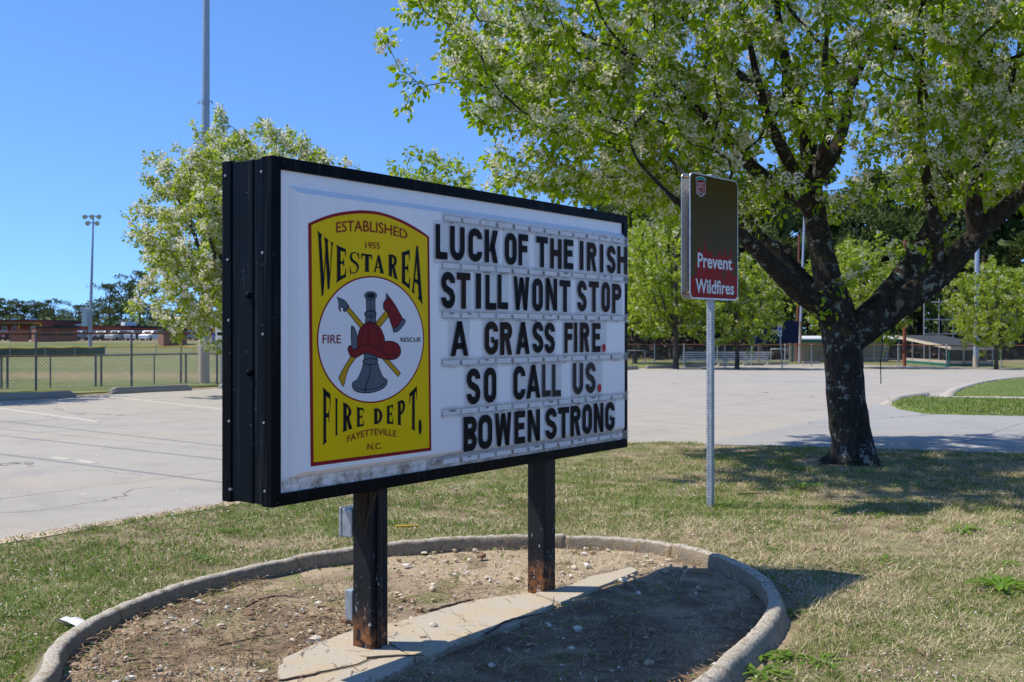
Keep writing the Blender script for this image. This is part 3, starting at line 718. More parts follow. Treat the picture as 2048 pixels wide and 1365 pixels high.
# wedge-serif lettering that swells towards both ends
def serif(ch):
    """pieces of a letter in the unit square: polygons of (u, v)"""
    st, th, wd = .33, .11, .07
    def stem(x, w=st, y0=0, y1=1, fl=.07):
        return [(x-fl, y0), (x+w+fl, y0), (x+w+fl, y0+.012), (x+w, y0+wd), (x+w, y1-wd), (x+w+fl, y1-.012), (x+w+fl, y1), (x-fl, y1), (x-fl, y1-.012), (x, y1-wd), (x, y0+wd), (x-fl, y0+.012)]
    def ring(x0, x1, y0, y1, tw, tt, a0, a1, n=14):
        cx_, cy_, rx, ry = x0, (y0+y1)/2, x1-x0, (y1-y0)/2; o_, i_ = [], []
        for t in np.linspace(a0, a1, n):
            o_.append((cx_+rx*math.cos(t), cy_+ry*math.sin(t))); i_.append((cx_+(rx-tw)*math.cos(t), cy_+(ry-tt)*math.sin(t)))
        return o_+i_[::-1]
    beak = lambda x, y0, y1: [(x-.16, y1), (x, y1), (x+.03, y0), (x-.01, y0)]
    if ch == 'I': return [stem(.34, .32)]
    if ch == 'F': return [stem(.1), [(.3, 1), (.95, 1), (.95, 1-th), (.3, 1-th)], [(.80, 1), (.95, 1), (1.0, .70), (.96, .70)], [(.3, .56), (.78, .56), (.78, .48), (.3, .48)], [(.70, .54), (.78, .68), (.82, .68), (.82, .36), (.78, .36)]]
    if ch == 'E': return [stem(.1), [(.3, 1), (.92, 1), (.92, 1-th), (.3, 1-th)], [(.77, 1), (.92, 1), (.97, .72), (.93, .72)], [(.3, .56), (.74, .56), (.74, .48), (.3, .48)], [(.66, .52), (.74, .66), (.78, .66), (.78, .38), (.74, .38)], [(.3, 0), (.93, 0), (.93, th), (.3, th)], [(.77, 0), (.93, 0), (1.0, .32), (.95, .32)]]
    if ch == 'T': return [stem(.365), [(.02, 1), (.98, 1), (.98, 1-th), (.02, 1-th)], [(.02, 1), (.17, 1), (.05, .70), (.0, .70)], [(.83, 1), (.98, 1), (1.0, .70), (.95, .70)]]
    if ch == 'D': return [stem(.1), ring(.3, .98, 0, 1, .30, th, -math.pi/2, math.pi/2)]
    if ch == 'P': return [stem(.1), ring(.3, .95, .42, 1, .28, .09, -math.pi/2, math.pi/2)]
    if ch == 'R': return [stem(.1), ring(.3, .92, .44, 1, .27, .09, -math.pi/2, math.pi/2), [(.42, .50), (.68, .50), (.98, .05), (1.02, .0), (.66, .0)]]
    if ch == 'A': return [[(.42, 1), (.56, 1), (.95, .05), (1.02, .0), (.56, .0), (.64, .07), (.43, .72)], [(.42, 1), (.50, .86), (.20, .07), (.28, 0), (-.02, 0), (.08, .07)], [(.26, .34), (.66, .34), (.66, .26), (.26, .26)]]
    if ch == 'W': return [[(-.02, 1), (.27, 1), (.22, .93), (.40, .28), (.31, 0), (.26, 0), (.04, .93)], [(.40, .28), (.31, 0), (.37, .0), (.60, .9), (.54, .97)], [(.42, 1), (.70, 1), (.64, .93), (.79, .28), (.70, 0), (.65, 0), (.47, .93)], [(.79, .28), (.70, 0), (.76, 0), (.96, .93), (1.02, 1), (.82, 1), (.90, .93)]]
    if ch == 'S': return None
def warp_text(word, xs, top, bot, conv, mi):
    pt = np.polyfit(*zip(*top), 4); pb = np.polyfit(*zip(*bot), 4)
    for ch, (x0, x1) in zip(word, xs):
        def mp(p):
            x = x0+(x1-x0)*p[0]; yt, yb = np.polyval(pt, x), np.polyval(pb, x); return conv(x, yb+(yt-yb)*p[1])
        if ch == 'S':
            c = catmull([(.90, .70), (.86, .86), (.66, .955), (.38, .955), (.16, .83), (.18, .66), (.46, .54), (.74, .42), (.84, .24), (.68, .07), (.40, .045), (.16, .12), (.08, .30)], 5)
            w = np.interp(np.linspace(0, 1, len(c)), [0, .12, .25, .35, .45, .55, .65, .75, .88, 1], [.02, .09, .10, .2, .28, .28, .2, .1, .09, .02])
            cc = [np.array(p) for p in c]; L_, R_ = [], []
            for i in range(len(cc)):
                t = cc[min(i+1, len(cc)-1)]-cc[max(i-1, 0)]; t /= np.linalg.norm(t); nn = np.array((-t[1], t[0]*.45))
                L_.append(mp(cc[i]+nn*w[i]/2)); R_.append(mp(cc[i]-nn*w[i]/2))
            for i in range(len(cc)-1): art.poly([L_[i], L_[i+1], R_[i+1], R_[i]], mi)
            for q in ([(.86, .99), (.93, .99), (.96, .66), (.92, .66)], [(.06, .01), (.12, .01), (.08, .36), (.03, .36)]): art.poly([mp(p) for p in dens(q, 3)], mi)
            continue
        for q in serif(ch): art.poly([mp(p) for p in dens(q, 5)], mi)
warp_text('WESTAREA', [(172, 322), (350, 452), (482, 580), (596, 702), (716, 820), (856, 950), (985, 1074), (1088, 1196)],
          [(168, 250), (325, 375), (440, 430), (520, 455), (650, 482), (770, 490), (900, 485), (1000, 462), (1070, 438), (1140, 400), (1196, 360)],
          [(168, 945), (240, 870), (315, 790), (460, 692), (540, 668), (645, 658), (765, 665), (880, 695), (1000, 765), (1065, 820), (1196, 975)], A, IK)
warp_text('FIREDEPT', [(212, 288), (318, 366), (398, 490), (530, 602), (690, 776), (812, 880), (914, 992), (1030, 1100)],
          [(200, 525), (280, 600), (360, 658), (480, 715), (595, 738), (685, 738), (775, 738), (875, 698), (990, 635), (1100, 525)],
          [(210, 1092), (258, 1050), (370, 978), (495, 930), (605, 905), (690, 888), (775, 885), (880, 888), (950, 900), (1085, 952)], B, IK)
art.poly([B(1130+14*math.cos(t), 915+72*math.sin(t)) for t in np.linspace(0, 2*math.pi, 20, endpoint=False)], IK)
art.build('emblem_panel', [M[k] for k in EM], sign)

# ------------------------------------------------------------------ letter rows
RY = FY-.0075                                      # plane of the letter tiles
z3 = lambda x: 860+x/4.267
z4 = lambda x: 1060+x/4.405
z5 = lambda x: 870+x/5.251
rows = [
 ('LUCK OF THE IRISH', z3, [(50, 150), (172, 297), (328, 446), (468, 580), (640, 740), (757, 838)], [(57, 158), (180, 280), (300, 382), (440, 472), (503, 587), (618, 648), (680, 755), (772, 857)], ((883, 448.5), (883, 518))),
 ('STILL WONT STOP', z3, [(97, 215), (230, 345), (393, 437), (475, 567), (578, 667), (715, 848)], [(22, 115), (140, 240), (263, 357), (420, 500), (522, 608), (632, 705), (726, 806)], ((896, 543.7), (896, 617.3))),
 ('A GRASS FIRE.', z3, [(177, 328), (468, 582), (600, 702), (735, 852)], [(24, 118), (130, 220), (305, 378), (390, 418), (442, 524), (550, 622), (638, 668)], ((919, 643.1), (919, 712.5))),
 ('SO CALL US.', z5, [(335, 478), (515, 645), (825, 950), (960, 1108), (1127, 1217), (1232, 1323), (1450, 1558), (1585, 1688), (1710, 1748)], [], ((947, 736.2), (947, 808.2))),
 ('BOWEN STRONG', z5, [(300, 440), (455, 603), (630, 803), (835, 948), (975, 1103), (1162, 1280), (1296, 1408), (1424, 1530), (1550, 1650), (1670, 1770), (1790, 1888)], [], ((940, 833.9), (940, 903.4)))]

def rounded(w, h, r, n=7):
    out = []
    for cx_, cy_, a in ((w-r, h-r, 0), (r, h-r, 90), (r, r, 180), (w-r, r, 270)):
        out += [(cx_+r*math.cos(R(a+90*k/n)), cy_+r*math.sin(R(a+90*k/n))) for k in range(n+1)]
    return out
def letter(art, ch, x, z, w, h, mi=0):
    """block letter with strokes of even width, lower left corner at x, z"""
    tv = min(.0392, w*.37); th = .038; d = w*.5
    P_ = lambda q, holes=(): art.poly([(x+a, z+b) for a, b in q], mi, [[(x+a, z+b) for a, b in hh] for hh in holes])
    bar = lambda a0, b0, a1, b1: P_([(a0, b0), (a1, b0), (a1, b1), (a0, b1)])
    def dia(a0, b0, a1, b1, t): P_([(a0, b0), (a0+t, b0), (a1+t, b1), (a1, b1)])
    def strk(pts, t): art.stroke([(x+a, z+b) for a, b in pts], t, mi)
    def arc(cx_, cy_, rx, ry, a0, a1, n=9): return [(cx_+rx*math.cos(R(a0+(a1-a0)*k/n)), cy_+ry*math.sin(R(a0+(a1-a0)*k/n))) for k in range(n+1)]
    t2 = tv/2; r = max(.012, d-t2); rv = min(r*1.05, h*.3)
    if ch in 'CGS': rv = min(r*1.05, .3*h-t2-.002)
    if ch == 'I': bar(0, 0, w, h)
    elif ch == 'L': bar(0, 0, tv, h); bar(tv, 0, w, th)
    elif ch == 'T': bar(0, h-th, w, h); bar(d-tv/2, 0, d+tv/2, h-th)
    elif ch == 'H': bar(0, 0, tv, h); bar(w-tv, 0, w, h); bar(tv, h*.42, w-tv, h*.42+th)
    elif ch in 'EF':
        bar(0, 0, tv, h); bar(tv, h-th, w, h); bar(tv, h*.43, w*.92, h*.43+th)
        if ch == 'E': bar(tv, 0, w, th)
    elif ch == 'U': strk([(t2, h)]+arc(d, t2+rv, r, rv, 180, 360)+[(w-t2, h)], tv)
    elif ch == 'O':
        o_ = rounded(w, h, min(d*.96, .055)); i_ = [(tv+a, tv+b) for a, b in rounded(w-2*tv, h-2*tv, min((w-2*tv)*.48, .022))]
        P_(o_, [i_])
    elif ch in 'CG':
        pts = [(w-t2, h*.69)]+arc(d, h-t2-rv, r, rv, 0, 180)+arc(d, t2+rv, r, rv, 180, 360)+([(w-t2, h*.31)] if ch == 'C' else [(w-t2, h*.46)])
        strk(pts, tv)
        if ch == 'G': bar(d, h*.36, w-tv, h*.36+th*.85)
    elif ch == 'S':
        strk([(w-t2, h*.70)]+arc(d, h-t2-rv, r, rv, 0, 180)+[(t2*1.05, h*.66), (t2+r*.35, h*.56), (w-t2-r*.35, h*.44), (w-t2*1.05, h*.34)]+arc(d, t2+rv, r, rv, 0, -180)+[(t2, h*.30)], tv)
    elif ch in 'PRB':
        bar(0, 0, tv, h); ry_ = (h*.55-tv)/2
        top = [(tv, h-t2), (d, h-t2)]+arc(w-t2-r*.8, h-t2-ry_, r*.8, ry_, 90, -90)+[(tv, h-t2-2*ry_)]
        strk(top, tv)
        if ch == 'R': dia(w-tv*1.02, 0, d*.84, h*.46, tv*1.02)
        if ch == 'B': ry2 = (h*.55-tv)/2; strk([(tv, h*.55-t2), (d, h*.55-t2)]+arc(w-t2-r*.8, t2+ry2, r*.8, ry2, 90, -90)+[(tv, t2)], tv)
    elif ch == 'K': bar(0, 0, tv, h); dia(tv*.95, h*.34, w-tv*1.15, h, tv*1.15); dia(w-tv*1.1, 0, tv*1.15, h*.58, tv*1.1)
    elif ch == 'A': dia(0, 0, d-tv*.5, h, tv); dia(w-tv, 0, d-tv*.5, h, tv); bar(w*.24, h*.2, w*.76, h*.2+th*.85)
    elif ch == 'N': bar(0, 0, tv*.95, h); bar(w-tv*.95, 0, w, h); dia(w-tv*1.0, 0, 0, h, tv*1.0)
    elif ch == 'W':
        t = tv*.86; q = w/4; dia(q-t*.5, 0, 0, h, t); dia(q-t*.5, 0, d-t*.5, h*.98, t); dia(3*q-t*.5, 0, d-t*.5, h*.98, t); dia(3*q-t*.5, 0, w-t, h, t)
    elif ch == '.': P_([(d+w*.5*math.cos(t), w*.62+w*.62*math.sin(t)) for t in np.linspace(0, 2*math.pi, 18, endpoint=False)])
brown = {(0, 7), (0, 9), (0, 10), (0, 11), (0, 12), (0, 13), (1, 9), (1, 10), (1, 11), (1, 12), (1, 1), (2, 6), (2, 7), (2, 8), (2, 9), (2, 1), (2, 2)}
faded = {(3, 4), (3, 5), (3, 6), (3, 7)}
ordn = ['first', 'second', 'third', 'fourth', 'fifth', 'sixth']
row_z = []
for ri, (txt, cv, l1, l2, ((pa, ya), (pb, yb))) in enumerate(rows):
    ztop, zbot = S2(pa, ya, RY)[1], S2(pb, yb, RY)[1]; row_z.append((zbot, ztop))
    xr = [(cv(a), cv(b)) for a, b in l1]+[(z4(a), z4(b)) for a, b in l2]
    sr = [(S2(a, 600, RY)[0], S2(b, 600, RY)[0]) for a, b in xr]
    chars = []
    for w_ in txt.split(' '):
        core = w_.rstrip('.')
        for k, ch in enumerate(w_):
            if ch == '.': lab = 'clear tile with a red full stop right after the word '+core
            elif len(core) == 1: lab = 'clear tile with a lone black letter A before the word GRASS'
            else: lab = 'clear letter tile with black '+ch+', '+('last' if k == len(core)-1 else ordn[k])+' letter of the word '+core
            chars.append((ch, lab))
    for i, ((ch, lab), (s0, s1)) in enumerate(zip(chars, sr)):
        h = ztop-zbot; g0 = .016; g1 = .016
        if i > 0: g0 = min(g0, (s0-sr[i-1][1])/2-.0012)
        if i < len(sr)-1: g1 = min(g1, (sr[i+1][0]-s1)/2-.0012)
        g0, g1 = max(g0, .001), max(g1, .001)
        dz = rnd.uniform(-.004, .004)
        t = thing('letter_tile', lab, 'letter tile', (0, 0, 0), YAW, 'changeable letters on the roadside sign')
        w0 = P0+U2*s0-N2*RY; t.location = (w0.x, w0.y, zbot+dz)
        m = MB(); m.box((-g0, .0006, -.024), (s1-s0+g1, .0022, h+.022)); m.build('clear_panel', M['tile'], t)
        ar = Art(-.0004); letter(ar, ch, 0, 0, s1-s0, h)
        mk = 'gl_red' if ch == '.' else 'gl_brown' if (ri, i) in brown else 'gl_fade' if (ri, i) in faded else 'gl_black'
        ar.build('glyph', M[mk], t)
# clear rails that carry the tiles
rail_z = [row_z[0][1]+.036]+[ (row_z[i][0]+row_z[i+1][1])/2 for i in range(4)]+[row_z[4][0]-.034]
sL = S2(884, 600, RY)[0]
for q, z in enumerate(rail_z):
    m = MB(); x0, x1 = sL+(.01 if q == 0 else 0), SW-.040; hh = .019
    m.box((x0, RY+.003, z-hh), (x1, FY-.001, z+hh), 0)
    m.box((x0, RY-.006, z-hh-.010), (x1, RY-.003, z-hh+.008), 0)
    m.box((x0, RY-.006, z+hh-.008), (x1, RY-.003, z+hh+.010), 0)
    m.box((x0, RY-.003, z-.0035), (x1, RY+.003, z+.0035), 0)
    x = x0+.01
    while x < x1-.16:
        L_ = .155
        m.box((x, RY+.0005, z-.012), (x+L_-.02, RY+.0025, z+.011), 1)
        if rnd.random() < .55: m.box((x+L_-.014, RY-.0075, z-.016), (x+L_-.006-rnd.uniform(0, .004), RY-.0063, z+rnd.uniform(.0, .014)), 2)
        if rnd.random() < .4: m.box((x+.03, RY-.0075, z-hh-.006), (x+.03+rnd.uniform(.02, .06), RY-.0065, z-hh-.002), 2)
        if rnd.random() < .22: m.box((x+.05, RY-.0075, z+.004), (x+.05+rnd.uniform(.015, .05), RY-.0065, z+.011), 2)
        x += L_
    m.build('letter_rail', [M['clear'], M['seg'], M['grime']], sign)
# posts
PY0, PA = .08, .125
for px in (742, 1088.5):
    s = S2(px, 1200, PY0)[0]
    m = MB(); m.bevbox((s, PY0, -.12), (s+PA, PY0+PA, ZB), .008)
    if px < 900:
        m.tube([(s+.045, PY0-.012, .0), (s+.045, PY0-.012, ZB)], .012, 8)
        for z in (.25, .56): m.box((s+.03, PY0-.018, z), (s+.06, PY0, z+.012))
    pst = m.build('post', M['post'], sign)
    if px < 900:
        m = MB(); m.bevbox((s-.005, PY0+PA+.001, zz(1066, 5.6)), (s+.105, PY0+PA+.07, zz(1010, 5.6)), .006)
        m.bevbox((s-.009, PY0+PA+.07, zz(1067, 5.6)), (s+.109, PY0+PA+.088, zz(1008, 5.6)), .005)
        m.build('junction_box', M['boxgrey'], pst)
        m = MB(); m.bevbox((s-.003, PY0+PA+.001, zz(1229, 5.58)), (s+.09, PY0+PA+.05, zz(1170, 5.58)), .004); m.build('junction_box', M['boxgrey'], pst)
        tuft_s = s
# old dry grass hanging from the top of the near post
V, Fc, at = [], [], []
for k in range(110):
    a = np.array((tuft_s+rnd.gauss(.0, .022), PY0+rnd.uniform(-.03, .05), ZB-rnd.uniform(0, .03)))
    b = np.array((tuft_s-.03+rnd.gauss(0, .014), PY0+.045+rnd.uniform(-.035, .04), ZB-rnd.uniform(.06, .27)))
    md = (a+b)/2+np.array([rnd.gauss(0, .018) for _ in range(3)]); i = len(V); w = .0013
    for p in (a, md, b): V += [tuple(p-np.array((w, w*.5, 0))), tuple(p+np.array((w, w*.5, 0)))]
    Fc += [(i, i+1, i+3, i+2), (i+2, i+3, i+5, i+4)]; at += [rnd.uniform(.2, .9)]*6
tf = mesh_np('straw_tuft', V, Fc, M['straw'], attr=at); tf.location = (P0.x, P0.y, 0); tf.rotation_euler = (0, 0, YAW)
tag(tf, 'old dry straw tuft hanging at the top of the near sign post', 'dry grass')

# ================================================================== WILDFIRE SIGN
TL, TR, BL, BR = (1379.5, 342.7), (1476, 361.9), (1380, 596.6), (1476, 599.8)
yl, yr = 9.62, 10.27
a_, b_ = P(1379.7, 600, yl), P(1476, 600, yr)
wy = math.atan2(b_.y-a_.y, b_.x-a_.x); ww = math.hypot(b_.y-a_.y, b_.x-a_.x)
wz0, wz1 = zz(597.5, yl), zz(343, yl)
ws = thing('wildfire_sign', 'brown and red PREVENT WILDFIRES sign on a perforated steel post', 'sign', (a_.x, a_.y, 0), wy)
hW = wz1-wz0
def panel_poly(ins): return [(ins+a, wz0+ins+b) for a, b in rounded(ww-2*ins, hW-2*ins, .055-ins*.6)]
for nm, y0, lab in (('front_panel', 0, None), ('back_panel', .085, None)):
    m = MB(); m.prism(panel_poly(0), 'y', y0, y0+.004); pn = m.build(nm, M['alu'], ws)
    if nm == 'back_panel': bp = pn
m = MB()
for x, z in ((.03, wz1-.045), (.03, wz0+.05), (ww/2, wz1-.06), (ww/2, wz0+.08), (ww-.03, wz1-.06), (ww-.03, wz0+.05)):
    m = MB(); m.tube([(x, -.006, z), (x, .09, z)], .0085, 8); m.build('bolt', M['bolt'], ws)
ar = Art(-.0008); WM = ['brownsign', 'redsign', 'whitesign', 'greensign', 'ink']
n2 = Vector((math.sin(wy), -math.cos(wy))); u2 = Vector((math.cos(wy), math.sin(wy)))
def WS(x, y):
    px, py = 1340+x/4.707, 330+y/4.707; k = (px-CX)/F
    s = (k*a_.y-a_.x)/(u2.x-k*u2.y); return s, zz(py, a_.y+s*u2.y)
ar.poly(panel_poly(.012), 0); ar.layer(.00015)
fl = [(196, 1070), (218, 1050), (248, 1022), (262, 985), (238, 1008), (236, 960), (246, 915), (262, 870), (240, 890), (258, 840), (276, 752), (288, 805), (300, 850), (318, 800), (331, 690), (338, 760), (333, 815), (352, 822), (343, 880), (362, 795), (372, 850), (390, 808), (405, 866), (428, 880), (450, 858), (470, 806), (478, 868), (503, 858), (516, 768), (524, 850), (540, 880), (560, 858), (580, 768), (582, 850), (574, 898), (590, 955), (602, 908), (609, 960), (598, 1003), (578, 1000), (581, 1040), (602, 1048), (633, 1044)]
edge = [p for p in panel_poly(.012)]
flz = [WS(*p) for p in fl]; lo = [p for p in edge if p[1] < min(flz[0][1], flz[-1][1])-.005]
lo = sorted([p for p in lo if p[0] < ww/2], key=lambda p: -p[1])+sorted([p for p in lo if p[0] >= ww/2], key=lambda p: p[1])
flz[0] = (.0125, flz[0][1]); flz[-1] = (ww-.0125, flz[-1][1])
ar.poly(lo+flz[::-1], 1); ar.layer(.00015)
ar.poly([WS(*p) for p in [(488, 1095), (505, 1085), (524, 1030), (526, 985), (512, 1000), (498, 990), (490, 1040)]], 0); ar.layer(.00015)
def wtxt(t, x0, x1, b0, b1, t0, t1, mi, bold):
    art_text(ar, t, mi, lambda u, v: WS(x0+(x1-x0)*u, (b0+(b1-b0)*u)*(1-v)+(t0+(t1-t0)*u)*v), bold)
wtxt('Prevent', 254, 588, 970, 1000, 820, 862, 4, .032); wtxt('Wildfires', 234, 606, 1212, 1230, 1062, 1098, 4, .032); ar.layer(.00015)
wtxt('Prevent', 259, 584, 966, 996, 825, 868, 2, .022); wtxt('Wildfires', 240, 602, 1208, 1226, 1067, 1103, 2, .022)
sh = [(240, 122), (262, 112), (290, 108), (318, 118), (335, 136), (333, 165), (330, 190), (335, 240), (330, 275), (310, 290), (290, 305), (272, 286), (252, 272), (246, 235), (250, 190), (246, 150)]
ar.poly([WS(*p) for p in sh], 2); ar.layer(.00015)
ins = lambda k: [(288+(x-288)*k, 205+(y-205)*k) for x, y in sh]
ar.poly([WS(*p) for p in ins(.93)], 1); ar.layer(.00015)
ar.poly([WS(*p) for p in [(246, 128), (265, 116), (290, 113), (316, 122), (330, 138), (329, 164), (312, 150), (288, 144), (262, 148), (250, 156)]], 3)
ar.poly([WS(*p) for p in [(290, 232), (303, 282), (279, 280)]], 3)
for t, x0, x1, b, h in (('FOREST', 257, 323, 190, 24), ('SERVICE', 256, 324, 221, 24), ('N', 257, 277, 268, 40), ('C', 303, 322, 274, 40)): wtxt(t, x0, x1, b, b+4, b-h, b-h+4, 2, .0)
ar.build('front_artwork', [M[k] for k in WM], ws)
# perforated post: a tube whose front and side show a column of holes
gp = G(1427, 1015); pc = Vector((gp.x-a_.x, gp.y-a_.y)); ps, pyy = pc.dot(u2), .045
m = MB(); hw = .027
m.bevbox((ps-hw, pyy-hw, -.15), (ps+hw, pyy+hw, wz1+.02), .004)
for k in range(int((wz1+.1)/.0254)):
    z = -.02+k*.0254*1.0
    m.add([(ps+.0055*math.cos(t), pyy-hw-.0006, z+.0055*math.sin(t)) for t in np.linspace(0, 2*math.pi, 8, endpoint=False)], [tuple(range(8))], 1)
    m.add([(ps-hw-.0006, pyy+.0055*math.cos(t), z+.0055*math.sin(t)) for t in np.linspace(0, 2*math.pi, 8, endpoint=False)], [tuple(range(8))], 1)
m.build('post', [M['galv'], M['ink']], ws)
# ================================================================== TREES
def rot_frame(ax):
    """orthonormal side vectors for an array of axes"""
    ax = ax/np.linalg.norm(ax, axis=1, keepdims=True); h = np.where(np.abs(ax[:, 2:3]) > .9, np.array([[1., 0, 0]]), np.array([[0, 0, 1.]]))
    b = np.cross(ax, h); b /= np.linalg.norm(b, axis=1, keepdims=True); return ax, b, np.cross(b, ax)

def skeleton(limbs, tips, seg, rg, tip_r=.004, power=2.3, kcost=.22, curl=.35, jit=.04):
    """limbs: list of (points, radii) already shaped; every tip grows a twig from the nearest wood.
    Returns chains: list of (points, radii) and the outer points of each twig."""
    pos, par, plen, tdir, rmin = [], [], [], [], []
    lchains = []
    for pts, rad, parent_pt in limbs:
        c = catmull([tuple(p)+(r,) for p, r in zip(pts, rad)], 6); c = np.array(c)
        d = np.linalg.norm(np.diff(c[:, :3], axis=0), axis=1); s = np.concatenate([[0], np.cumsum(d)]); n = max(2, int(s[-1]/seg)+1)
        c = np.stack([np.interp(np.linspace(0, s[-1], n), s, c[:, k]) for k in range(4)], 1)
        base = len(pos); p0 = -1 if parent_pt is None or not pos else int(np.argmin(np.linalg.norm(np.array(pos)-c[0, :3], axis=1)))
        idx = []
        for i in range(n):
            pos.append(c[i, :3]); par.append(p0 if i == 0 else base+i-1); rmin.append(c[i, 3]); plen.append((plen[par[-1]] if par[-1] >= 0 else 0)+seg)
            t = c[min(i+1, n-1), :3]-c[max(i-1, 0), :3]; tdir.append(t/(np.linalg.norm(t)+1e-9)); idx.append(base+i)
        lchains.append(idx)
    cap = len(pos)+len(tips)*60
    PO = np.zeros((cap, 3)); PO[:len(pos)] = pos; PL = np.zeros(cap); PL[:len(pos)] = plen; RM = np.zeros(cap); RM[:len(pos)] = rmin
    TD = np.zeros((cap, 3)); TD[:len(pos)] = tdir; PA_ = np.full(cap, -1); PA_[:len(pos)] = par; n = len(pos)
    d0 = np.min(np.linalg.norm(tips[:, None, :]-PO[None, :n:2], axis=2), axis=1); order = np.argsort(d0)
    chains, ends = [], []
    for ti in order:
        tp = tips[ti]; v = tp-PO[:n]; d = np.linalg.norm(v, axis=1)+1e-9
        cosb = np.einsum('ij,ij->i', v, TD[:n])/d
        cost = d*(1.25-.35*cosb)+kcost*PL[:n]+np.where(RM[:n] > .12, .4, 0)
        j = int(np.argmin(cost)); p0 = PO[j]; L = d[j]
        if L < seg*.6: continue
        k = max(2, int(L/seg)+1); t = np.linspace(0, 1, k+1)[1:, None]
        ctrl = p0+(TD[j]*curl+np.array([0, 0, .12]))*L
        pts = (1-t)**2*p0+2*t*(1-t)*ctrl+t*t*tp+rg.normal(0, jit*seg*3, (k, 3))*np.sin(t*math.pi)
        allp = np.vstack([p0, pts]); tt = np.diff(allp, axis=0); tt /= np.linalg.norm(tt, axis=1, keepdims=True)+1e-9
        PO[n:n+k] = pts; TD[n:n+k] = tt; PA_[n] = j; PA_[n+1:n+k] = np.arange(n, n+k-1)
        ln = np.linalg.norm(np.diff(allp, axis=0), axis=1); PL[n:n+k] = PL[j]+np.cumsum(ln)
        chains.append([j]+list(range(n, n+k))); ends.append((n, n+k)); n += k
    A_ = np.zeros(n); hasc = np.zeros(n, bool); hasc[PA_[:n][PA_[:n] >= 0]] = True
    A_[~hasc] = tip_r**power
    for i in range(n-1, -1, -1):
        if PA_[i] >= 0: A_[PA_[i]] += A_[i]
    Rd = np.maximum(A_**(1/power), RM[:n])
    return PO[:n], Rd, chains, lchains, ends, TD[:n]

def tubes_np(PO, Rd, chains, sides_fn, wob=0.0, rg=None, flare=None):
    V, Fq, off = [], [], 0
    for ch in chains:
        p = PO[ch]; r = Rd[ch].copy()
        if len(ch) > 1 and r[0] > r[1]*1.6: r[0] = r[1]*1.25
        k = sides_fn(r.max()); t = np.gradient(p, axis=0); t /= np.linalg.norm(t, axis=1, keepdims=True)+1e-9
        up = np.zeros_like(p); u = np.cross(t[0], [.31, .87, .39]); u /= np.linalg.norm(u)+1e-9
        for i in range(len(p)):
            u = u-t[i]*np.dot(u, t[i]); u /= np.linalg.norm(u)+1e-9; up[i] = u
        w = np.cross(t, up); a = np.linspace(0, 2*math.pi, k, endpoint=False)
        rr = r[:, None]*np.ones(k)[None]
        if wob and r.max() > .05:
            rr = rr*(1+wob*rg.normal(0, 1, (len(p), k))*.5+wob*np.sin(a*3+np.arange(len(p))[:, None]*.25)*.6)
        ring = p[:, None]+rr[..., None]*(np.cos(a)[None, :, None]*up[:, None]+np.sin(a)[None, :, None]*w[:, None])
        V.append(ring.reshape(-1, 3)); m = len(p); i0 = (np.arange(m-1)[:, None]*k+np.arange(k)[None]); j0 = (np.arange(m-1)[:, None]*k+(np.arange(k)+1)[None] % k)
        Fq.append(np.stack([i0, j0, j0+k, i0+k], -1).reshape(-1, 4)+off); off += m*k
    return np.vstack(V), np.vstack(Fq)

def leaves_np(p, ax, size, rg, wid=.62, fold=.28, round_=True):
    """leaf blades: six corners, two folded halves"""
    n = len(p); a, b, c = rot_frame(ax); th = rg.uniform(0, 2*math.pi, n)[:, None]
    b2 = b*np.cos(th)+c*np.sin(th); c2 = np.cross(a, b2); s = size[:, None]; w = wid*.5
    pt = lambda la, lb, lc: p+s*(a*la+b2*lb+c2*lc)
    bend = rg.uniform(-.25, .05, n)[:, None]
    V = np.stack([pt(0, 0, 0), pt(.28, w, fold*w), pt(.72, w*.78, fold*w+bend*.4), pt(1, 0, bend), pt(.72, -w*.78, fold*w+bend*.4), pt(.28, -w, fold*w)], 1).reshape(-1, 3)
    i = np.arange(n)[:, None]*6; F_ = np.concatenate([i+np.array([[0, 1, 2, 3]]), i+np.array([[0, 3, 4, 5]])], 0)
    return V, F_
def quads_np(p, size, rg, asp=1.0, nrm=None):
    n = len(p); ax = rg.normal(size=(n, 3)) if nrm is None else nrm; a, b, c = rot_frame(ax); th = rg.uniform(0, 2*math.pi, n)[:, None]
    u = b*np.cos(th)+c*np.sin(th); v = np.cross(a, u); s = size[:, None]*.5
    V = np.stack([p-u*s-v*s*asp, p+u*s-v*s*asp, p+u*s+v*s*asp, p-u*s+v*s*asp], 1).reshape(-1, 3)
    return V, np.arange(n*4).reshape(-1, 4)

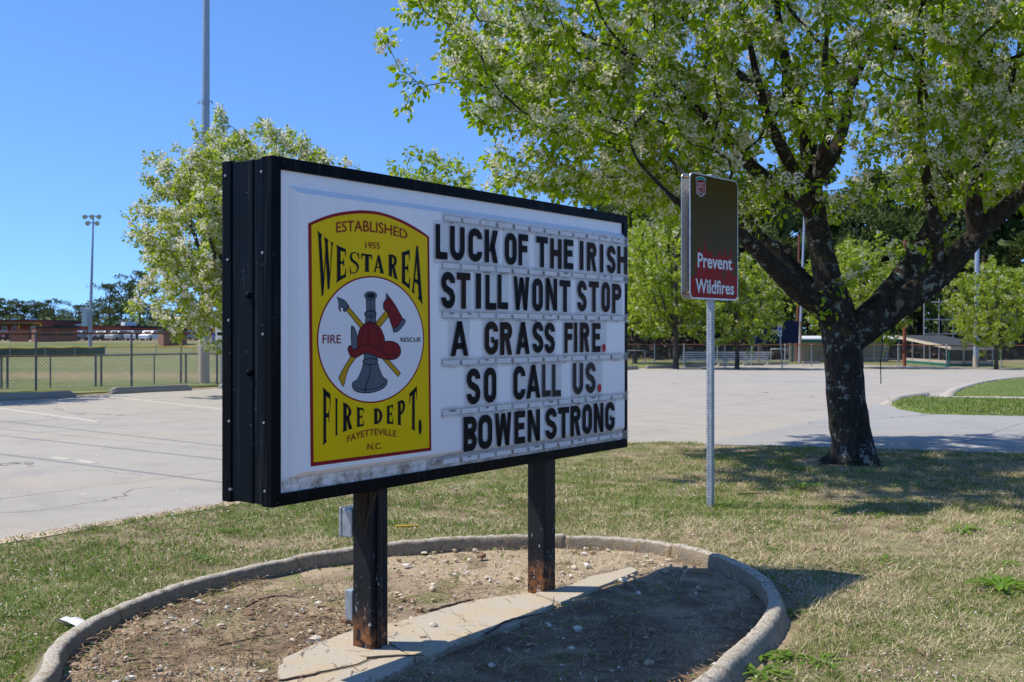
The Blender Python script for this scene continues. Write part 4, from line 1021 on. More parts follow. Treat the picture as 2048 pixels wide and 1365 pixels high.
# ---- the big pear tree
rg = np.random.default_rng(11)
tb = G(1706, 926); TY = tb.y; mx = 1.0
def Q(px, py, dy=0): p = P(px, py, TY+dy); return (p.x, p.y, p.z)
def limb(pts, r0, r1, parent=True):
    n = len(pts); return ([Q(*p) for p in pts], list(r0*(1-np.linspace(0, 1, n)**1.1)+.010), True)
limbs = [
 ([(tb.x+.02, TY, -.12), (tb.x, TY, .06), Q(1704, 880), Q(1694, 800), Q(1687, 720), Q(1681, 660), Q(1672, 610), Q(1655, 560), Q(1642, 500, .05), Q(1628, 420, .1), Q(1622, 350, .1), Q(1612, 260, 0), Q(1582, 170, -.2), Q(1558, 50, -.5), Q(1545, -90, -.8)], [.36, .285, .248, .232, .222, .222, .19, .165, .15, .13, .115, .09, .07, .045, .02], None),
 limb([(1680, 660), (1650, 618, -.1), (1600, 585, -.3), (1545, 532, -.6), (1492, 482, -.9), (1430, 440, -1.2), (1360, 408, -1.6), (1282, 330, -1.9)], .15, .05),
 limb([(1668, 610), (1600, 555, .3), (1555, 500, .6), (1500, 462, .9), (1420, 395, 1.3), (1320, 330, 1.7), (1190, 285, 2.0), (1050, 250, 2.2)], .11, .04),
 limb([(1628, 420, .1), (1595, 388, .0), (1552, 372, -.2), (1500, 330, -.5), (1455, 280, -.8), (1390, 215, -1.1), (1290, 130, -1.3), (1150, 60, -1.4)], .105, .035),
 limb([(1622, 360, .1), (1665, 310, .4), (1690, 240, .7), (1705, 170, 1.0), (1760, 60, 1.4), (1800, -60, 1.8)], .10, .035),
 limb([(1612, 260, 0), (1560, 215, .4), (1480, 150, .8), (1390, 60, 1.2), (1280, -40, 1.6)], .075, .03),
 limb([(1688, 680), (1730, 652, -.05), (1790, 615, -.15), (1880, 552, -.3), (1955, 470, -.5), (2030, 400, -.7), (2110, 330, -.9), (2200, 220, -1.2), (2270, 80, -1.4)], .20, .06),
 limb([(1684, 670), (1735, 632, .2), (1800, 560, .5), (1855, 470, .9), (1895, 380, 1.2), (1930, 280, 1.5), (1965, 170, 1.8), (2000, 20, 2.1)], .165, .045),
 limb([(1955, 470, -.5), (1948, 400, -.6), (1962, 320, -.8), (2010, 220, -1.1), (2040, 80, -1.4)], .10, .035),
 limb([(2110, 330, -.9), (2180, 330, -.6), (2290, 280, -.2), (2400, 200, .2)], .08, .03),
 limb([(1625, 420, .1), (1640, 330, -.3), (1660, 230, -.6), (1650, 110, -.9), (1670, -20, -1.2)], .08, .03),
 limb([(1628, 440, .1), (1580, 330, -.4), (1530, 220, -.7), (1500, 90, -1.0), (1470, -40, -1.3)], .085, .03),
 limb([(1880, 552, -.3), (1870, 450, -.6), (1850, 330, -.9), (1840, 200, -1.2), (1850, 60, -1.5)], .075, .03),
 limb([(1490, 480, -.9), (1440, 430, -1.6), (1400, 380, -2.2), (1340, 320, -2.7)], .06, .025),
 limb([(1855, 470, .9), (1900, 440, 1.8), (1990, 380, 2.6)], .06, .025),
 limb([(1705, 170, 1.0), (1650, 100, 1.5), (1580, 20, 2.0)], .05, .02),
]
cc_ = np.array([tb.x+.05, TY, 5.35])
tips = []
while len(tips) < 3900:
    q = rg.uniform(-1, 1, 3); r = np.linalg.norm(q)
    if r > 1 or r < .25 or rg.random() > r**1.5: continue
    z = q[2]
    rad = np.array([5.3, 3.9, 4.6 if z > 0 else 2.75])
    p = cc_+q*rad*(1+.07*math.sin(q[0]*9+q[1]*7)+.05*math.sin(q[2]*14+q[0]*5))
    if p[2] > 8.6: continue
    # the open space round the trunk, under the limbs
    hx = math.hypot(p[0]-tb.x, p[1]-TY)
    if p[2] < 3.1 and hx < 2.3: continue
    px_ = CX+p[0]/p[1]*F; py_ = HZ-(p[2]-EYE)/p[1]*F
    if py_ > 500 or (py_ > 395+.0*px_ and px_ < 1240) or (1300 < px_ < 1500 and p[1] < 10.8 and py_ > 330): continue
    if 1480 < px_ < 1900 and py_ > 430+rg.uniform(-20, 40): continue
    if 1470 < px_ < 1800 and rg.random() < (.72 if py_ > 300 else .45 if py_ > 150 else .25): continue
    if 1800 <= px_ < 2000 and py_ > 330 and rg.random() < .5: continue
    tips.append(p)
tips = np.array(tips+[Q(775, 92, -1.5), Q(770, 72, -1.5), Q(800, 165, -1.4), Q(812, 215, -1.3), Q(990, 372, -1.2), Q(1025, 382, -1.3), Q(1700, 560, -.6), Q(1735, 545, -.5), Q(1790, 500, -.4), Q(1560, 430, -.5), Q(1520, 420, .8), Q(1490, 440, .4)])
PO, Rd, chs, lch, ends, TD = skeleton(limbs, tips, .14, rg, .0042, 2.35, .20, .38, .05)
V, Fq = tubes_np(PO, Rd, lch+chs, lambda r: 22 if r > .09 else 7 if r > .03 else 5 if r > .012 else 3, .085, rg)
pear = thing('pear_tree', 'large flowering pear tree with a lichen covered trunk on the near lawn', 'tree', (tb.x, tb.y, 0))
sh = np.array([tb.x, tb.y, 0])
mesh_np('trunk', V-sh, Fq, M['bark'], pear, smooth=True)
# surface roots
m = MB()
for a, l in ((200, .75), (160, .55), (250, .6), (300, .5), (20, .5), (90, .5)):
    c, s = math.cos(R(a)), math.sin(R(a)); m.tube([(c*.15, s*.15, .16), (c*.24, s*.24, .05), (c*.36, s*.36, .0), (c*l*.8, s*l*.8, -.05)], [.085, .07, .045, .025], 8)
m.build('surface_roots', M['bark'], pear)
cutm = plain('cut_wood', (.15, .12, .09), .9, var=.3, scale=30)
for (px, py, dy, r_) in ((1798, 606, -.33, .075), (1577, 500, .2, .045)):
    m = MB(); p = Vector(Q(px, py, dy))-Vector(sh); n_ = Vector((-.1, -.9, -.25)).normalized()
    m.tube([p-n_*.1, p+n_*.03, p+n_*.035], [r_*1.25, r_*1.05, r_*.4], 14, 0); m.tube([p+n_*.034, p+n_*.037], [r_*.7, r_*.5], 12, 1)
    m.build('pruned_knot', [M['bark'], cutm], pear)

def dress(ends, PO, TD, rg, n_leaf, n_bloom, leaf, spur, last=.6, bloom_r=.075, blossom=.021, per=15, seg=.14, droop=.7):
    lp, la, bp, bt = [], [], [], []
    for (a, b) in ends:
        k0 = max(a, b-int(last/seg)-1)
        for _ in range(rg.poisson(n_leaf)):
            i = rg.integers(k0, b); d = rg.normal(size=3); d /= np.linalg.norm(d)
            lp.append(PO[i]+d*rg.uniform(.01, spur)); la.append(d+TD[i]*.5-np.array([0, 0, droop]))
        for _ in range(rg.poisson(n_bloom)):
            i = rg.integers(k0, b); d = rg.normal(size=3); d[2] += .4; d /= np.linalg.norm(d)
            c = PO[i]+d*spur*.8; k = rg.integers(int(per*.6), int(per*1.4)); s = rg.normal(size=(k, 3)); s /= np.linalg.norm(s, axis=1, keepdims=True)
            bp.append(c+s*bloom_r*rg.uniform(.35, 1, (k, 1))); bt.append(np.full(k, rg.uniform(-.2, .2)))
    lp, la = np.array(lp), np.array(la)
    lv = leaves_np(lp, la, leaf*rg.uniform(.5, 1.3, len(lp)), rg); lr = np.repeat(rg.random(len(lp)), 6)
    if not bp: return lv, lr, None, None
    bp = np.vstack(bp); bq = quads_np(bp, blossom*rg.uniform(.75, 1.3, len(bp)), rg); br = np.repeat(np.clip(rg.random(len(bp))+np.concatenate(bt), 0, 1), 4)
    return lv, lr, bq, br
lv, lr, bq, br = dress(ends, PO, TD, rg, 33, 4.6, .077, .12, last=.85, per=18)
# with a sprout of young leaves low on the trunk
k = 26; c0 = np.array(Q(1648, 618, -.28)); sp_ = c0+rg.normal(0, (.06, .05, .09), (k, 3))
sv = leaves_np(sp_, rg.normal(size=(k, 3))+np.array([0, -.2, -.5]), rg.uniform(.05, .09, k), rg)
mesh_np('leaves', np.vstack([lv[0], sv[0]])-sh, np.vstack([lv[1], sv[1]+len(lv[0])]), M['leaf'], pear, attr=np.concatenate([lr, np.repeat(rg.uniform(.5, 1, k), 6)]))
mesh_np('blossom', bq[0]-sh, bq[1], M['bloom'], pear, attr=br)
m = MB(); m.tube([Q(1766, 560, -.4), Q(1764, 640, -.4), Q(1765, 690, -.4), Q(1761, 726, -.4), Q(1762, 768, -.4)], .006, 5)
tag(m.build('hanging_wire', M['black2']), 'thin dark wire hanging down from the big pear tree', 'wire')

# ---- smaller pears, three shapes
def small_pear(seed, rx, rz, zc, ntip, trunk_h, leaf, dens_, bloomk, upright=.5, name_mat='leaffar'):
    rg = np.random.default_rng(seed); t_h = trunk_h
    limbs = [([(0, 0, -.1), (0, 0, .1), (.03, 0, t_h*.6), (0, 0, t_h), (.02, .02, zc), (0, 0, zc+rz*.6)], [.22, .17, .14, .13, .08, .02], None)]
    for k in range(7):
        a = k*2.4+rg.uniform(0, .6); c, s = math.cos(a), math.sin(a); h = t_h+rg.uniform(-.1, .5)
        limbs.append(([(0, 0, h), (c*rx*.28, s*rx*.28, h+rz*.3), (c*rx*.5, s*rx*.5, zc+rz*.1), (c*rx*.65, s*rx*.65, zc+rz*.45)], [.085, .06, .04, .015], True))
    tips = []
    while len(tips) < ntip:
        q = rg.uniform(-1, 1, 3); r = np.linalg.norm(q)
        if r > 1 or rg.random() > r**1.3: continue
        lob = 1+.13*math.sin(math.atan2(q[1], q[0])*5+q[2]*6+seed)+.10*math.sin(q[2]*11+q[0]*6)
        shrink = 1-.25*max(0, q[2]) if upright else 1
        tips.append((q[0]*rx*lob*shrink, q[1]*rx*lob*shrink, zc+q[2]*rz*lob))
    tips = np.array(tips); sp = tips[:, 2] > zc+rz*.2; tips[sp, 2] += rg.exponential(.18*upright, sp.sum())*rz*.45
    PO, Rd, chs, lch, ends, TD = skeleton(limbs, tips, .22, rg, .006, 2.3, .2, .4, .05)
    V, Fq = tubes_np(PO, Rd, lch+chs, lambda r: 8 if r > .06 else 4 if r > .02 else 3, .05, rg)
    lv, lr, bq, br = dress(ends, PO, TD, rg, dens_, bloomk, leaf, .15, last=1.0, bloom_r=.12, blossom=.042, per=13, seg=.22, droop=.4)
    t = thing('pear_tree', 'pear', 'tree', (0, 0, 0), 0, 'flowering pears round the parking lot')
    mesh_np('trunk', V, Fq, M['barkfar'], t, smooth=True); mesh_np('leaves', lv[0], lv[1], M[name_mat], t, attr=lr)
    if bq is not None: mesh_np('blossom', bq[0], bq[1], M['bloom'], t, attr=br)
    return t
def at(px, Y): x = (px-CX)/F*Y; return Vector((x, Y, float(terr(x, Y))))
pa = small_pear(3, 3.15, 2.75, 4.25, 1350, 1.7, .095, 36, 3.6, .75)
place(pa, at(503, 27), .4, .93, 'flowering pear with a broad pale crown behind the left end of the black sign')
pb_ = small_pear(8, 3.3, 3.6, 5.2, 700, 1.9, .19, 17, 1.0, .6)
place(pb_, at(860, 36), 1.2, .83, 'flowering pear whose spiky top shows just above the middle of the black sign')
pc_ = small_pear(21, 3.5, 3.2, 4.6, 650, 1.6, .19, 17, 1.0, .3)
place(pc_, at(1474, 80), .3, 1.10, 'flowering pear in front of the aluminium bleachers, right behind the wildfire sign post')
for src, px, Y, rz, s, lab in (
    (pb_, 1352, 82, 2.0, 1.42, 'tall flowering pear beside the right end of the black sign, left of the bleachers'),
    (pa, -372, 25.5, 2.2, 1.0, 'flowering pear beyond the left edge whose shade falls on the wheel stop'),
    (pc_, 1722, 84, 3.9, 1.28, 'flowering pear by the fence seen behind the fork of the big pear tree'),
    (pc_, 1992, 80, 5.0, 1.02, 'round flowering pear in front of the grey roofed dugout at the right edge'),
    (pb_, 1270, 96, 4.2, 1.28, 'flowering pear farthest back, partly hidden by the right end of the black sign')):
    place(copy_tree(src), at(px, Y), rz, s, lab)

# ---- pines
def pine(seed, H, base, spread, nbr, tuft, per, mat, trunk_r=.22, flat=.5):
    rg = np.random.default_rng(seed); lean = rg.normal(0, .02, 2)*H
    V, Fq = tubes_np(np.array([[0, 0, -.3], [lean[0]*.3, lean[1]*.3, H*.4], [lean[0]*.8, lean[1]*.8, H*.8], [lean[0], lean[1], H*.97]]), np.array([trunk_r*1.2, trunk_r, trunk_r*.6, .04]), [[0, 1, 2, 3]], lambda r: 7)
    ch, cent = [], []
    pts, rad = [], []
    for k in range(nbr):
        f = base+(1-base)*(k+rg.random())/nbr; z = f*H; a = rg.uniform(0, 2*math.pi); g = (f-base)/(1-base)
        L = spread*(.35+.9*math.sin(min(1, (1-g)*1.15+.12)*math.pi*.62))*rg.uniform(.55, 1.2); c, s = math.cos(a), math.sin(a)
        p0 = np.array([lean[0]*f, lean[1]*f, z]); p1 = p0+np.array([c*L*.55, s*L*.55, L*.10]); p2 = p0+np.array([c*L, s*L, L*rg.uniform(.1, .35)])
        i = len(pts); pts += [p0, p1, p2]; rad += [.06, .045, .02]; ch.append([i, i+1, i+2])
        for q in range(rg.integers(2, 5)): cent.append((p0+(p2-p0)*rg.uniform(.5, 1.05)+rg.normal(0, .22*L*.5, 3)*np.array([1, 1, .3]), L*rg.uniform(.22, .4)))
    cent.append((np.array([lean[0], lean[1], H]), spread*.3))
    V2, F2 = tubes_np(np.array(pts), np.array(rad), ch, lambda r: 4)
    P_, A_, T_ = [], [], []
    for c, r in cent:
        n = int(per*rg.uniform(.7, 1.3)); d = rg.normal(size=(n, 3)); d /= np.linalg.norm(d, axis=1, keepdims=True); P_.append(c+d*r*rg.uniform(.2, 1, (n, 1))*np.array([1, 1, flat])); A_.append(d+np.array([0, 0, .5])); T_.append(np.clip(rg.normal(.45, .2)+rg.normal(0, .18, n), 0, 1))
    P_, A_, T_ = np.vstack(P_), np.vstack(A_), np.concatenate(T_)
    lv = leaves_np(P_, A_, tuft*rg.uniform(.6, 1.3, len(P_)), rg, wid=.5, fold=.5)
    t = thing('pine_tree', 'pine', 'tree'); n0 = len(V)
    mesh_np('trunk', np.vstack([V, V2]), np.vstack([Fq, F2+n0]), M['pinebark'], t, smooth=True)
    mesh_np('crown', lv[0], lv[1], M[mat], t, attr=np.repeat(T_, 6)); return t
fp = [pine(31, 13.5, .34, 4.4, 26, .5, 30, 'needlefar', .26, .42), pine(32, 12, .42, 4.2, 22, .5, 30, 'needlefar', .24, .42), pine(33, 11, .2, 4.6, 32, .55, 32, 'needlefar', .22, .45)]
GL = 'pines beyond the school'
left_pines = [(218, 300, 1, 1.06, 'tall lone pine with tiered crown rising over the flat school roofs beside the light pole'),
  (280, 290, 0, 1.10, 'tall pine with a bare trunk just left of the white flowering pear'),
  (48, 320, 0, .80, 'dark rounded pine over the left end of the school'), (70, 325, 2, .92, 'dense pine behind the school, middle of the left clump'),
  (14, 315, 2, .98, 'dark pine at the left edge behind the school'), (109, 318, 1, .92, 'slim pine at the right end of the clump behind the school'),
  (152, 330, 1, .82, 'small pine just left of the field light pole'), (172, 335, 2, .72, 'low bushy pine behind the field light pole'),
  (196, 322, 2, .90, 'bushy pine on the left flank of the tall lone pine'), (243, 320, 2, .86, 'bushy pine between the two tall pines'),
  (300, 330, 2, .88, 'pine half hidden behind the drooping boughs of the white pear'), (332, 340, 2, .74, 'low pine behind the small brick dugout'), (366, 345, 2, .74, 'low pine behind the yellow bus'), (404, 350, 2, .75, 'low pine behind the big steel pole'), (432, 335, 2, .7, 'low pine beside the left end of the black sign'),
  (90, 345, 2, .76, 'low bushy pine filling the gap in the clump behind the school'), (128, 350, 2, .62, 'thin low pine in the gap right of the clump'), (-14, 320, 0, .85, 'pine cut by the left edge of the picture')]
used = set()
for i, (px, Y, k, s, lab) in enumerate(left_pines):
    o = fp[k] if k not in used else copy_tree(fp[k]); used.add(k)
    place(o, at(px, Y), i*1.7, s*(1.1 if i < 2 else .93), lab); o['group'] = GL
np_ = [pine(41, 19, .38, 4.0, 44, .5, 60, 'needle', .26, .6), pine(42, 17.5, .46, 3.6, 36, .5, 58, 'needle', .24, .6)]
right_pines = [(1235, 118, 0, .90, 'dark pine above the top right corner of the black sign'), (1300, 128, 1, 1.0, 'dark pine behind the tall pear left of the wildfire sign'), (1350, 116, 0, .92, 'dark pine just left of the wildfire sign top'),
  (1440, 125, 1, .92, 'dark pine hidden behind the wildfire sign'), (1508, 118, 0, .90, 'dark pine between the wildfire sign and the big trunk'), (1562, 130, 1, .98, 'dark pine over the left low limb of the big pear'), (1640, 122, 0, .92, 'dark pine behind the central limb of the big pear'),
  (1718, 128, 1, 1.02, 'dark pine in the fork of the big pear tree'), (1775, 118, 0, .92, 'dark pine behind the red pole'), (1840, 126, 1, 1.0, 'dark pine seen between the two right limbs of the big pear'), (1905, 116, 0, .95, 'dark pine under the thick right limb'),
  (1972, 112, 1, 1.02, 'dark pine right of the pale blue pole'), (2025, 118, 0, .98, 'dark pine at the right edge above the round pear'), (2080, 110, 1, 1.0, 'dark pine cut by the right edge'), (1600, 145, 0, .8, 'distant pine deeper in the wood above the navy panel'), (1680, 150, 1, .8, 'distant pine deeper in the wood behind the big trunk'), (1930, 145, 0, .85, 'distant pine deeper in the wood above the dugout')]
used = set()
for i, (px, Y, k, s, lab) in enumerate(right_pines):
    o = np_[k] if k not in used else copy_tree(np_[k]); used.add(k)
    place(o, at(px, Y), i*2.1, s*1.12, lab); o['group'] = 'pines behind the ball field'
# the wood behind them reads as one dark mass
rg = np.random.default_rng(77); n = 260; Yw = rg.uniform(112, 165, n); Xw = (rg.uniform(900, 2500, n)-CX)/F*Yw; zw = terr(Xw, Yw)
V, Fq, off, at_, mi = [], [], 0, [], []
for x, y, z in zip(Xw, Yw, zw):
    h = rg.uniform(9, 15); r = rg.uniform(.13, .24); v, f = tubes_np(np.array([[x, y, z-.3], [x+rg.normal(0, .15), y, z+h]]), np.array([r, r*.6]), [[0, 1]], lambda r: 5)
    V.append(v); Fq.append(f+off); off += len(v); at_.append(np.full(len(v), rg.uniform(.1, .6))); mi.append(np.zeros(len(f), int))
k = 46000; Yb = rg.uniform(108, 190, k); Xb = (rg.uniform(880, 2500, k)-CX)/F*Yb; hb = np.where(rg.random(k) < .45, rg.uniform(0, 2.6, k), 3+10*rg.beta(2, 1.6, k)); pb = np.stack([Xb, Yb, terr(Xb, Yb)+hb], 1)
k2 = 26000; Y2 = rg.uniform(172, 205, k2); X2 = (rg.uniform(850, 2550, k2)-CX)/F*Y2; Yb = np.concatenate([Yb, Y2]); Xb = np.concatenate([Xb, X2]); hb = np.concatenate([hb, rg.uniform(.5, 10.5, k2)]); pb = np.concatenate([pb, np.stack([X2, Y2, terr(X2, Y2)+hb[-k2:]], 1)]); k += k2
cl = np.sin(Xb*.55+Yb*.4)+np.sin(Xb*.23-Yb*.7)+rg.normal(0, .6, k); keep = (cl > -.5) | (hb < 2) | (Yb > 171); pb = pb[keep]; hb = hb[keep]
q = leaves_np(pb, rg.normal(size=(len(pb), 3)), rg.uniform(.5, 1.3, len(pb)), rg); V.append(q[0]); Fq.append(q[1]+off); at_.append(np.repeat(np.where(hb < 2.2, rg.uniform(.2, 1, len(pb)), rg.uniform(0, .7, len(pb))), 6)); mi.append(np.tile(np.where(hb < 2.2, 0, 1), 2))
wd = mesh_np('woodland', np.vstack(V), np.vstack(Fq), [M['under'], M['needle']], midx=np.concatenate(mi), attr=np.concatenate(at_))
tag(wd, 'shaded pine wood with bare trunks behind the ball field', 'wood', kind='stuff')
# ================================================================== LEFT: FENCES, FIELD, SCHOOL
def chain_link(m, A, B, h, sp, w, mi, z0=.04, over=.05):
    """crossed wires between A and B (ground points), h high"""
    A, B = Vector(A), Vector(B); L = (B-A).length; d = (B-A)/L; n = Vector((-d.y, d.x, 0)).normalized()
    hh = h-z0+over
    for sgn in (1, -1):
        t = -hh
        while t < L+hh:
            t0, t1 = t, t+sgn*hh; za, zb = z0, h+over
            def cl(tt): return za+(zb-za)*(tt-t0)/(t1-t0)
            lo, hi = min(t0, t1), max(t0, t1); lo2, hi2 = max(lo, 0), min(hi, L)
            if hi2-lo2 > .02:
                p, q = A+d*lo2+Vector((0, 0, cl(lo2))), A+d*hi2+Vector((0, 0, cl(hi2))); o = n*w*.5*sgn; v = Vector((0, 0, w*.5))
                m.add([p-v+o, p+v+o, q+v+o, q-v+o], [(0, 1, 2, 3)], mi)
                m.add([p-n*w*.5, p+n*w*.5, q+n*w*.5, q-n*w*.5], [(0, 1, 2, 3)], mi)
            t += sp
def fence(name, label, pts, h, sp, wire, post_r, rail_m, post_m, rail_r=.02, over=.05, posts=True, mid=False):
    """pts: ground points, one per post"""
    t = thing(name, label, 'fence', pts[0]); o = Vector(pts[0])
    for p in pts:
        m = MB(); q = Vector(p)-o; m.tube([q+Vector((0, 0, -.2)), q+Vector((0, 0, h+.02))], post_r, 8); m.tube([q+Vector((0, 0, h+.02)), q+Vector((0, 0, h+.06))], [post_r*1.25, post_r*.6], 8)
        m.build('post', M[post_m], t)
    m = MB()
    for a, b in zip(pts, pts[1:]): m.tube([Vector(a)-o+Vector((0, 0, h)), Vector(b)-o+Vector((0, 0, h))], rail_r, 6)
    m.build('top_rail', M[rail_m], t)
    m = MB()
    for a, b in zip(pts, pts[1:]): chain_link(m, Vector(a)-o, Vector(b)-o, h, sp, wire, 0, over=over)
    m.build('wire_mesh', M['wire'], t)
    return t
fp_ = [G(-330, 799), G(-130, 792), G(72, 784), G(263, 777), G(434, 771), G(580, 767)]
fh = zz(667, fp_[3].y)
fence('chain_link_fence', 'tall chain link fence with rusty top rail behind the wheel stops at the left', fp_, fh, .085, .0085, .032, 'rust', 'darkpost', .024, .07)
lp = [G(-180, 791), G(8, 782), G(108, 780.5), G(200, 777), G(319, 773), G(373, 770.5), G(470, 768)]
lp = [p+Vector((-.35, .6, 0)) for p in lp]
lt = thing('low_chain_link_fence', 'low chain link fence with dark paired posts just behind the tall fence at the left', 'fence', lp[0]); lh = zz(711, lp[3].y)
for i, p in enumerate(lp):
    for q in ((0, .13) if i in (1, 3, 5) else (0,)):
        m = MB(); b_ = p-lp[0]+Vector((q, q*.6, 0)); m.tube([b_+Vector((0, 0, -.1)), b_+Vector((0, 0, lh+.02))], .034 if i in (1, 3, 5) else .022, 8); m.build('post', M['darkpost'], lt)
for lo_, hi_, mt in ((0, 4, 'rust'), (3, 7, 'darkpost')):
    m = MB()
    for a, b in zip(lp[lo_:hi_], lp[lo_+1:hi_]): m.tube([a-lp[0]+Vector((0, 0, lh)), b-lp[0]+Vector((0, 0, lh))], .024, 6)
    m.build('top_rail', M[mt], lt)
m = MB()
for a, b in zip(lp, lp[1:]): chain_link(m, a-lp[0], b-lp[0], lh, .10, .007, 0, over=.0)
m.build('wire_mesh', M['wire'], lt)

def wheel_stop(A, B, h, w, label):
    A, B = Vector(A), Vector(B); L = (B-A).length; a = math.atan2(B.y-A.y, B.x-A.x)
    m = MB(); sec_ = [(-w/2, -.02), (-w/2, h*.45), (-w*.28, h), (w*.28, h), (w/2, h*.45), (w/2, -.02)]
    xs = [0, .0, L*.06, L*.5, L*.94, L, L]; sc = [.0, .62, 1, 1, 1, .62, 0]; vs, fs = [], []
    for x, s_ in zip(xs[1:-1], sc[1:-1]): vs += [(x, y, z if z < 0 else z*s_) for y, z in sec_]
    for i in range(4):
        for j in range(5): fs.append((i*6+j, i*6+j+1, (i+1)*6+j+1, (i+1)*6+j))
    fs += [(0, 1, 2, 3, 4, 5)[::-1], tuple(range(24, 30))]; m.add(vs, [f[::-1] for f in fs])
    o = m.build('wheel_stop', M['stop']); o.location = A; o.rotation_euler = (0, 0, a); o['group'] = 'concrete wheel stops round the lot'
    return tag(o, label, 'wheel stop')
wheel_stop(G(-40, 805), G(148, 796), .17, .2, 'concrete wheel stop lying in tree shade at the left edge of the lot')
wheel_stop(G(221, 789), G(380, 782), .17, .2, 'sunlit concrete wheel stop in front of the tall left fence')
wheel_stop(G(439, 779), G(590, 772), .17, .2, 'concrete wheel stop just showing beside the left end of the black sign')
for a, b, y0, y1, lab in ((1215, 1275, 742, 740, 'nearest of the far wheel stops, cut by the right end of the black sign'), (1292, 1349, 738.5, 737, 'far wheel stop left of the pear with the forked trunk'), (1367, 1415, 736, 734.5, 'shaded far wheel stop just left of the wildfire sign post'),
    (1436, 1474, 733.5, 732.5, 'shaded far wheel stop just right of the wildfire sign post'), (1486, 1527, 732, 731.5, 'sunlit far wheel stop in front of the bleachers'), (1534, 1574, 730.5, 729.5, 'far wheel stop at the foot of the leaning small sign'), (1604, 1640, 728.5, 728, 'dark far wheel stop left of the big pear trunk')):
    wheel_stop(G(a, y0), G(b, y1), .24, .24, lab)
# big steel light pole behind the left fence
p = G(408, 770); p = Vector(((408-CX)/F*33.2, 33.2, float(terr(-9.3, 33.2))))
t = thing('light_pole', 'thick pale steel pole rising out of the picture behind the left fence', 'pole', p)
m = MB(); m.tube([(0, 0, 1.35), (.02, 0, 4), (.045, 0, 7.25), (.09, 0, 15.5)], [.165, .15, .125, .075], 20); m.build('shaft', M['polegalv'], t)
m = MB(); m.tube([(0, 0, -.2), (0, 0, 1.35)], [.165, .162], 20); m.build('base_sleeve', M['block'], t)
for z in (7.3, 8.55):
    m = MB(); m.tube([(.044, 0, z-.06), (.044, 0, z+.06)], .13, 20); m.build('collar', M['polegalv'], t)
    for s in (-1, 1): m = MB(); m.tube([(.044+s*.12, 0, z+.02), (.044+s*.21, 0, z+.02), (.044+s*.21, 0, z-.07)], .016, 6); m.build('step_bolt', M['darkpost'], t)
def small_sign(px, Y, y0, y1, w, lean, label, tilt=0, blue=False, pr=.025):
    b = at(px, Y); t = thing('small_sign', label, 'sign', b, tilt); zt_, zb_ = zz(y0, Y)-b.z, zz(y1, Y)-b.z
    m = MB(); m.tube([(0, 0, -.2), (lean, 0, zt_)], pr, 6); m.build('post', M['galv'], t)
    m = MB(); x = lean*.9; m.bevbox((x-w/2, -.05, zb_), (x+w/2, -.035, zt_), .006, 0)
    k = zt_-zb_
    if blue: m.box((x-w*.3, -.053, zb_+k*.45), (x+w*.3, -.051, zb_+k*.75), 1); m.box((x-w*.3, -.053, zb_+k*.12), (x+w*.3, -.051, zb_+k*.3), 2)
    m.build('plate', [M['whitesign'], M['bluebin'], M['greensign']], t)
    if not blue:
        m = MB()
        for q in (.72, .5, .3): m.box((x-w*.3, -.0535, zb_+k*q), (x+w*.3, -.0515, zb_+k*(q+.09)))
        m.build('printed_lines', M['ink'], t)
small_sign(442, 31.3, 626, 690, .30, 0, 'small grey sign on a post half hidden by the left end of the black sign', -.3)
small_sign(1450, 83.5, 652, 672, .27, 0, 'small white upright sign on a post right of the wildfire sign post', 0, pr=.05)
small_sign(1565, 83.5, 648, 673, .30, -.25, 'small leaning sign on a post in front of the navy panel', 0, True, pr=.05)

def px_box(m, px0, px1, y0, Y, dep, zb, mi=0):
    x0, x1 = (px0-CX)/F*Y, (px1-CX)/F*Y; m.box((x0, Y, zb), (x1, Y+dep, zz(y0, Y)), mi)
# school
t = thing('school_building', 'low flat roofed red brick school with a mustard beam beyond the ball field', 'building')
m = MB(); px_box(m, -120, 82, 641.5, 210, 25, -1); px_box(m, 82, 238, 653, 216, 20, -1); m.build('brick_wall', M['brick'], t)
m = MB(); px_box(m, -121, 82.5, 640, 209.8, 25.5, zz(641.5, 210)); px_box(m, 82, 239, 651.5, 215.8, 20.5, zz(653, 216)); px_box(m, -120, 46, 647.5, 206, 4, zz(650, 206)); m.build('roof_edge', M['roofdark'], t)
m = MB(); px_box(m, -120, 81, 646, 209.6, .2, zz(648.2, 209.6)); px_box(m, 80, 82, 648, 207, .3, 0); px_box(m, 36.5, 38, 648, 206, .3, 0); m.build('mustard_beam', M['mustard'], t)
for a in (2, 22, 60):
    m = MB(); x = (a-CX)/F*209.6; m.box((x, 209.88, 1.1), (x+1.0, 209.98, 2.6)); f_ = m.build('window_frame', M['whitesign'], t)
    m = MB(); m.box((x+.1, 209.85, 1.2), (x+.9, 209.88, 2.5)); m.build('pane', M['glass'], f_)
for a, w in ((22, .4), (58, 1.0), (150, 1.0), (166, .5)):
    m = MB(); px_box(m, a, a+w*8, 649 if a > 100 else 637.5, 218, 2, 2.5); m.build('rooftop_unit', M['whitesign'], t)
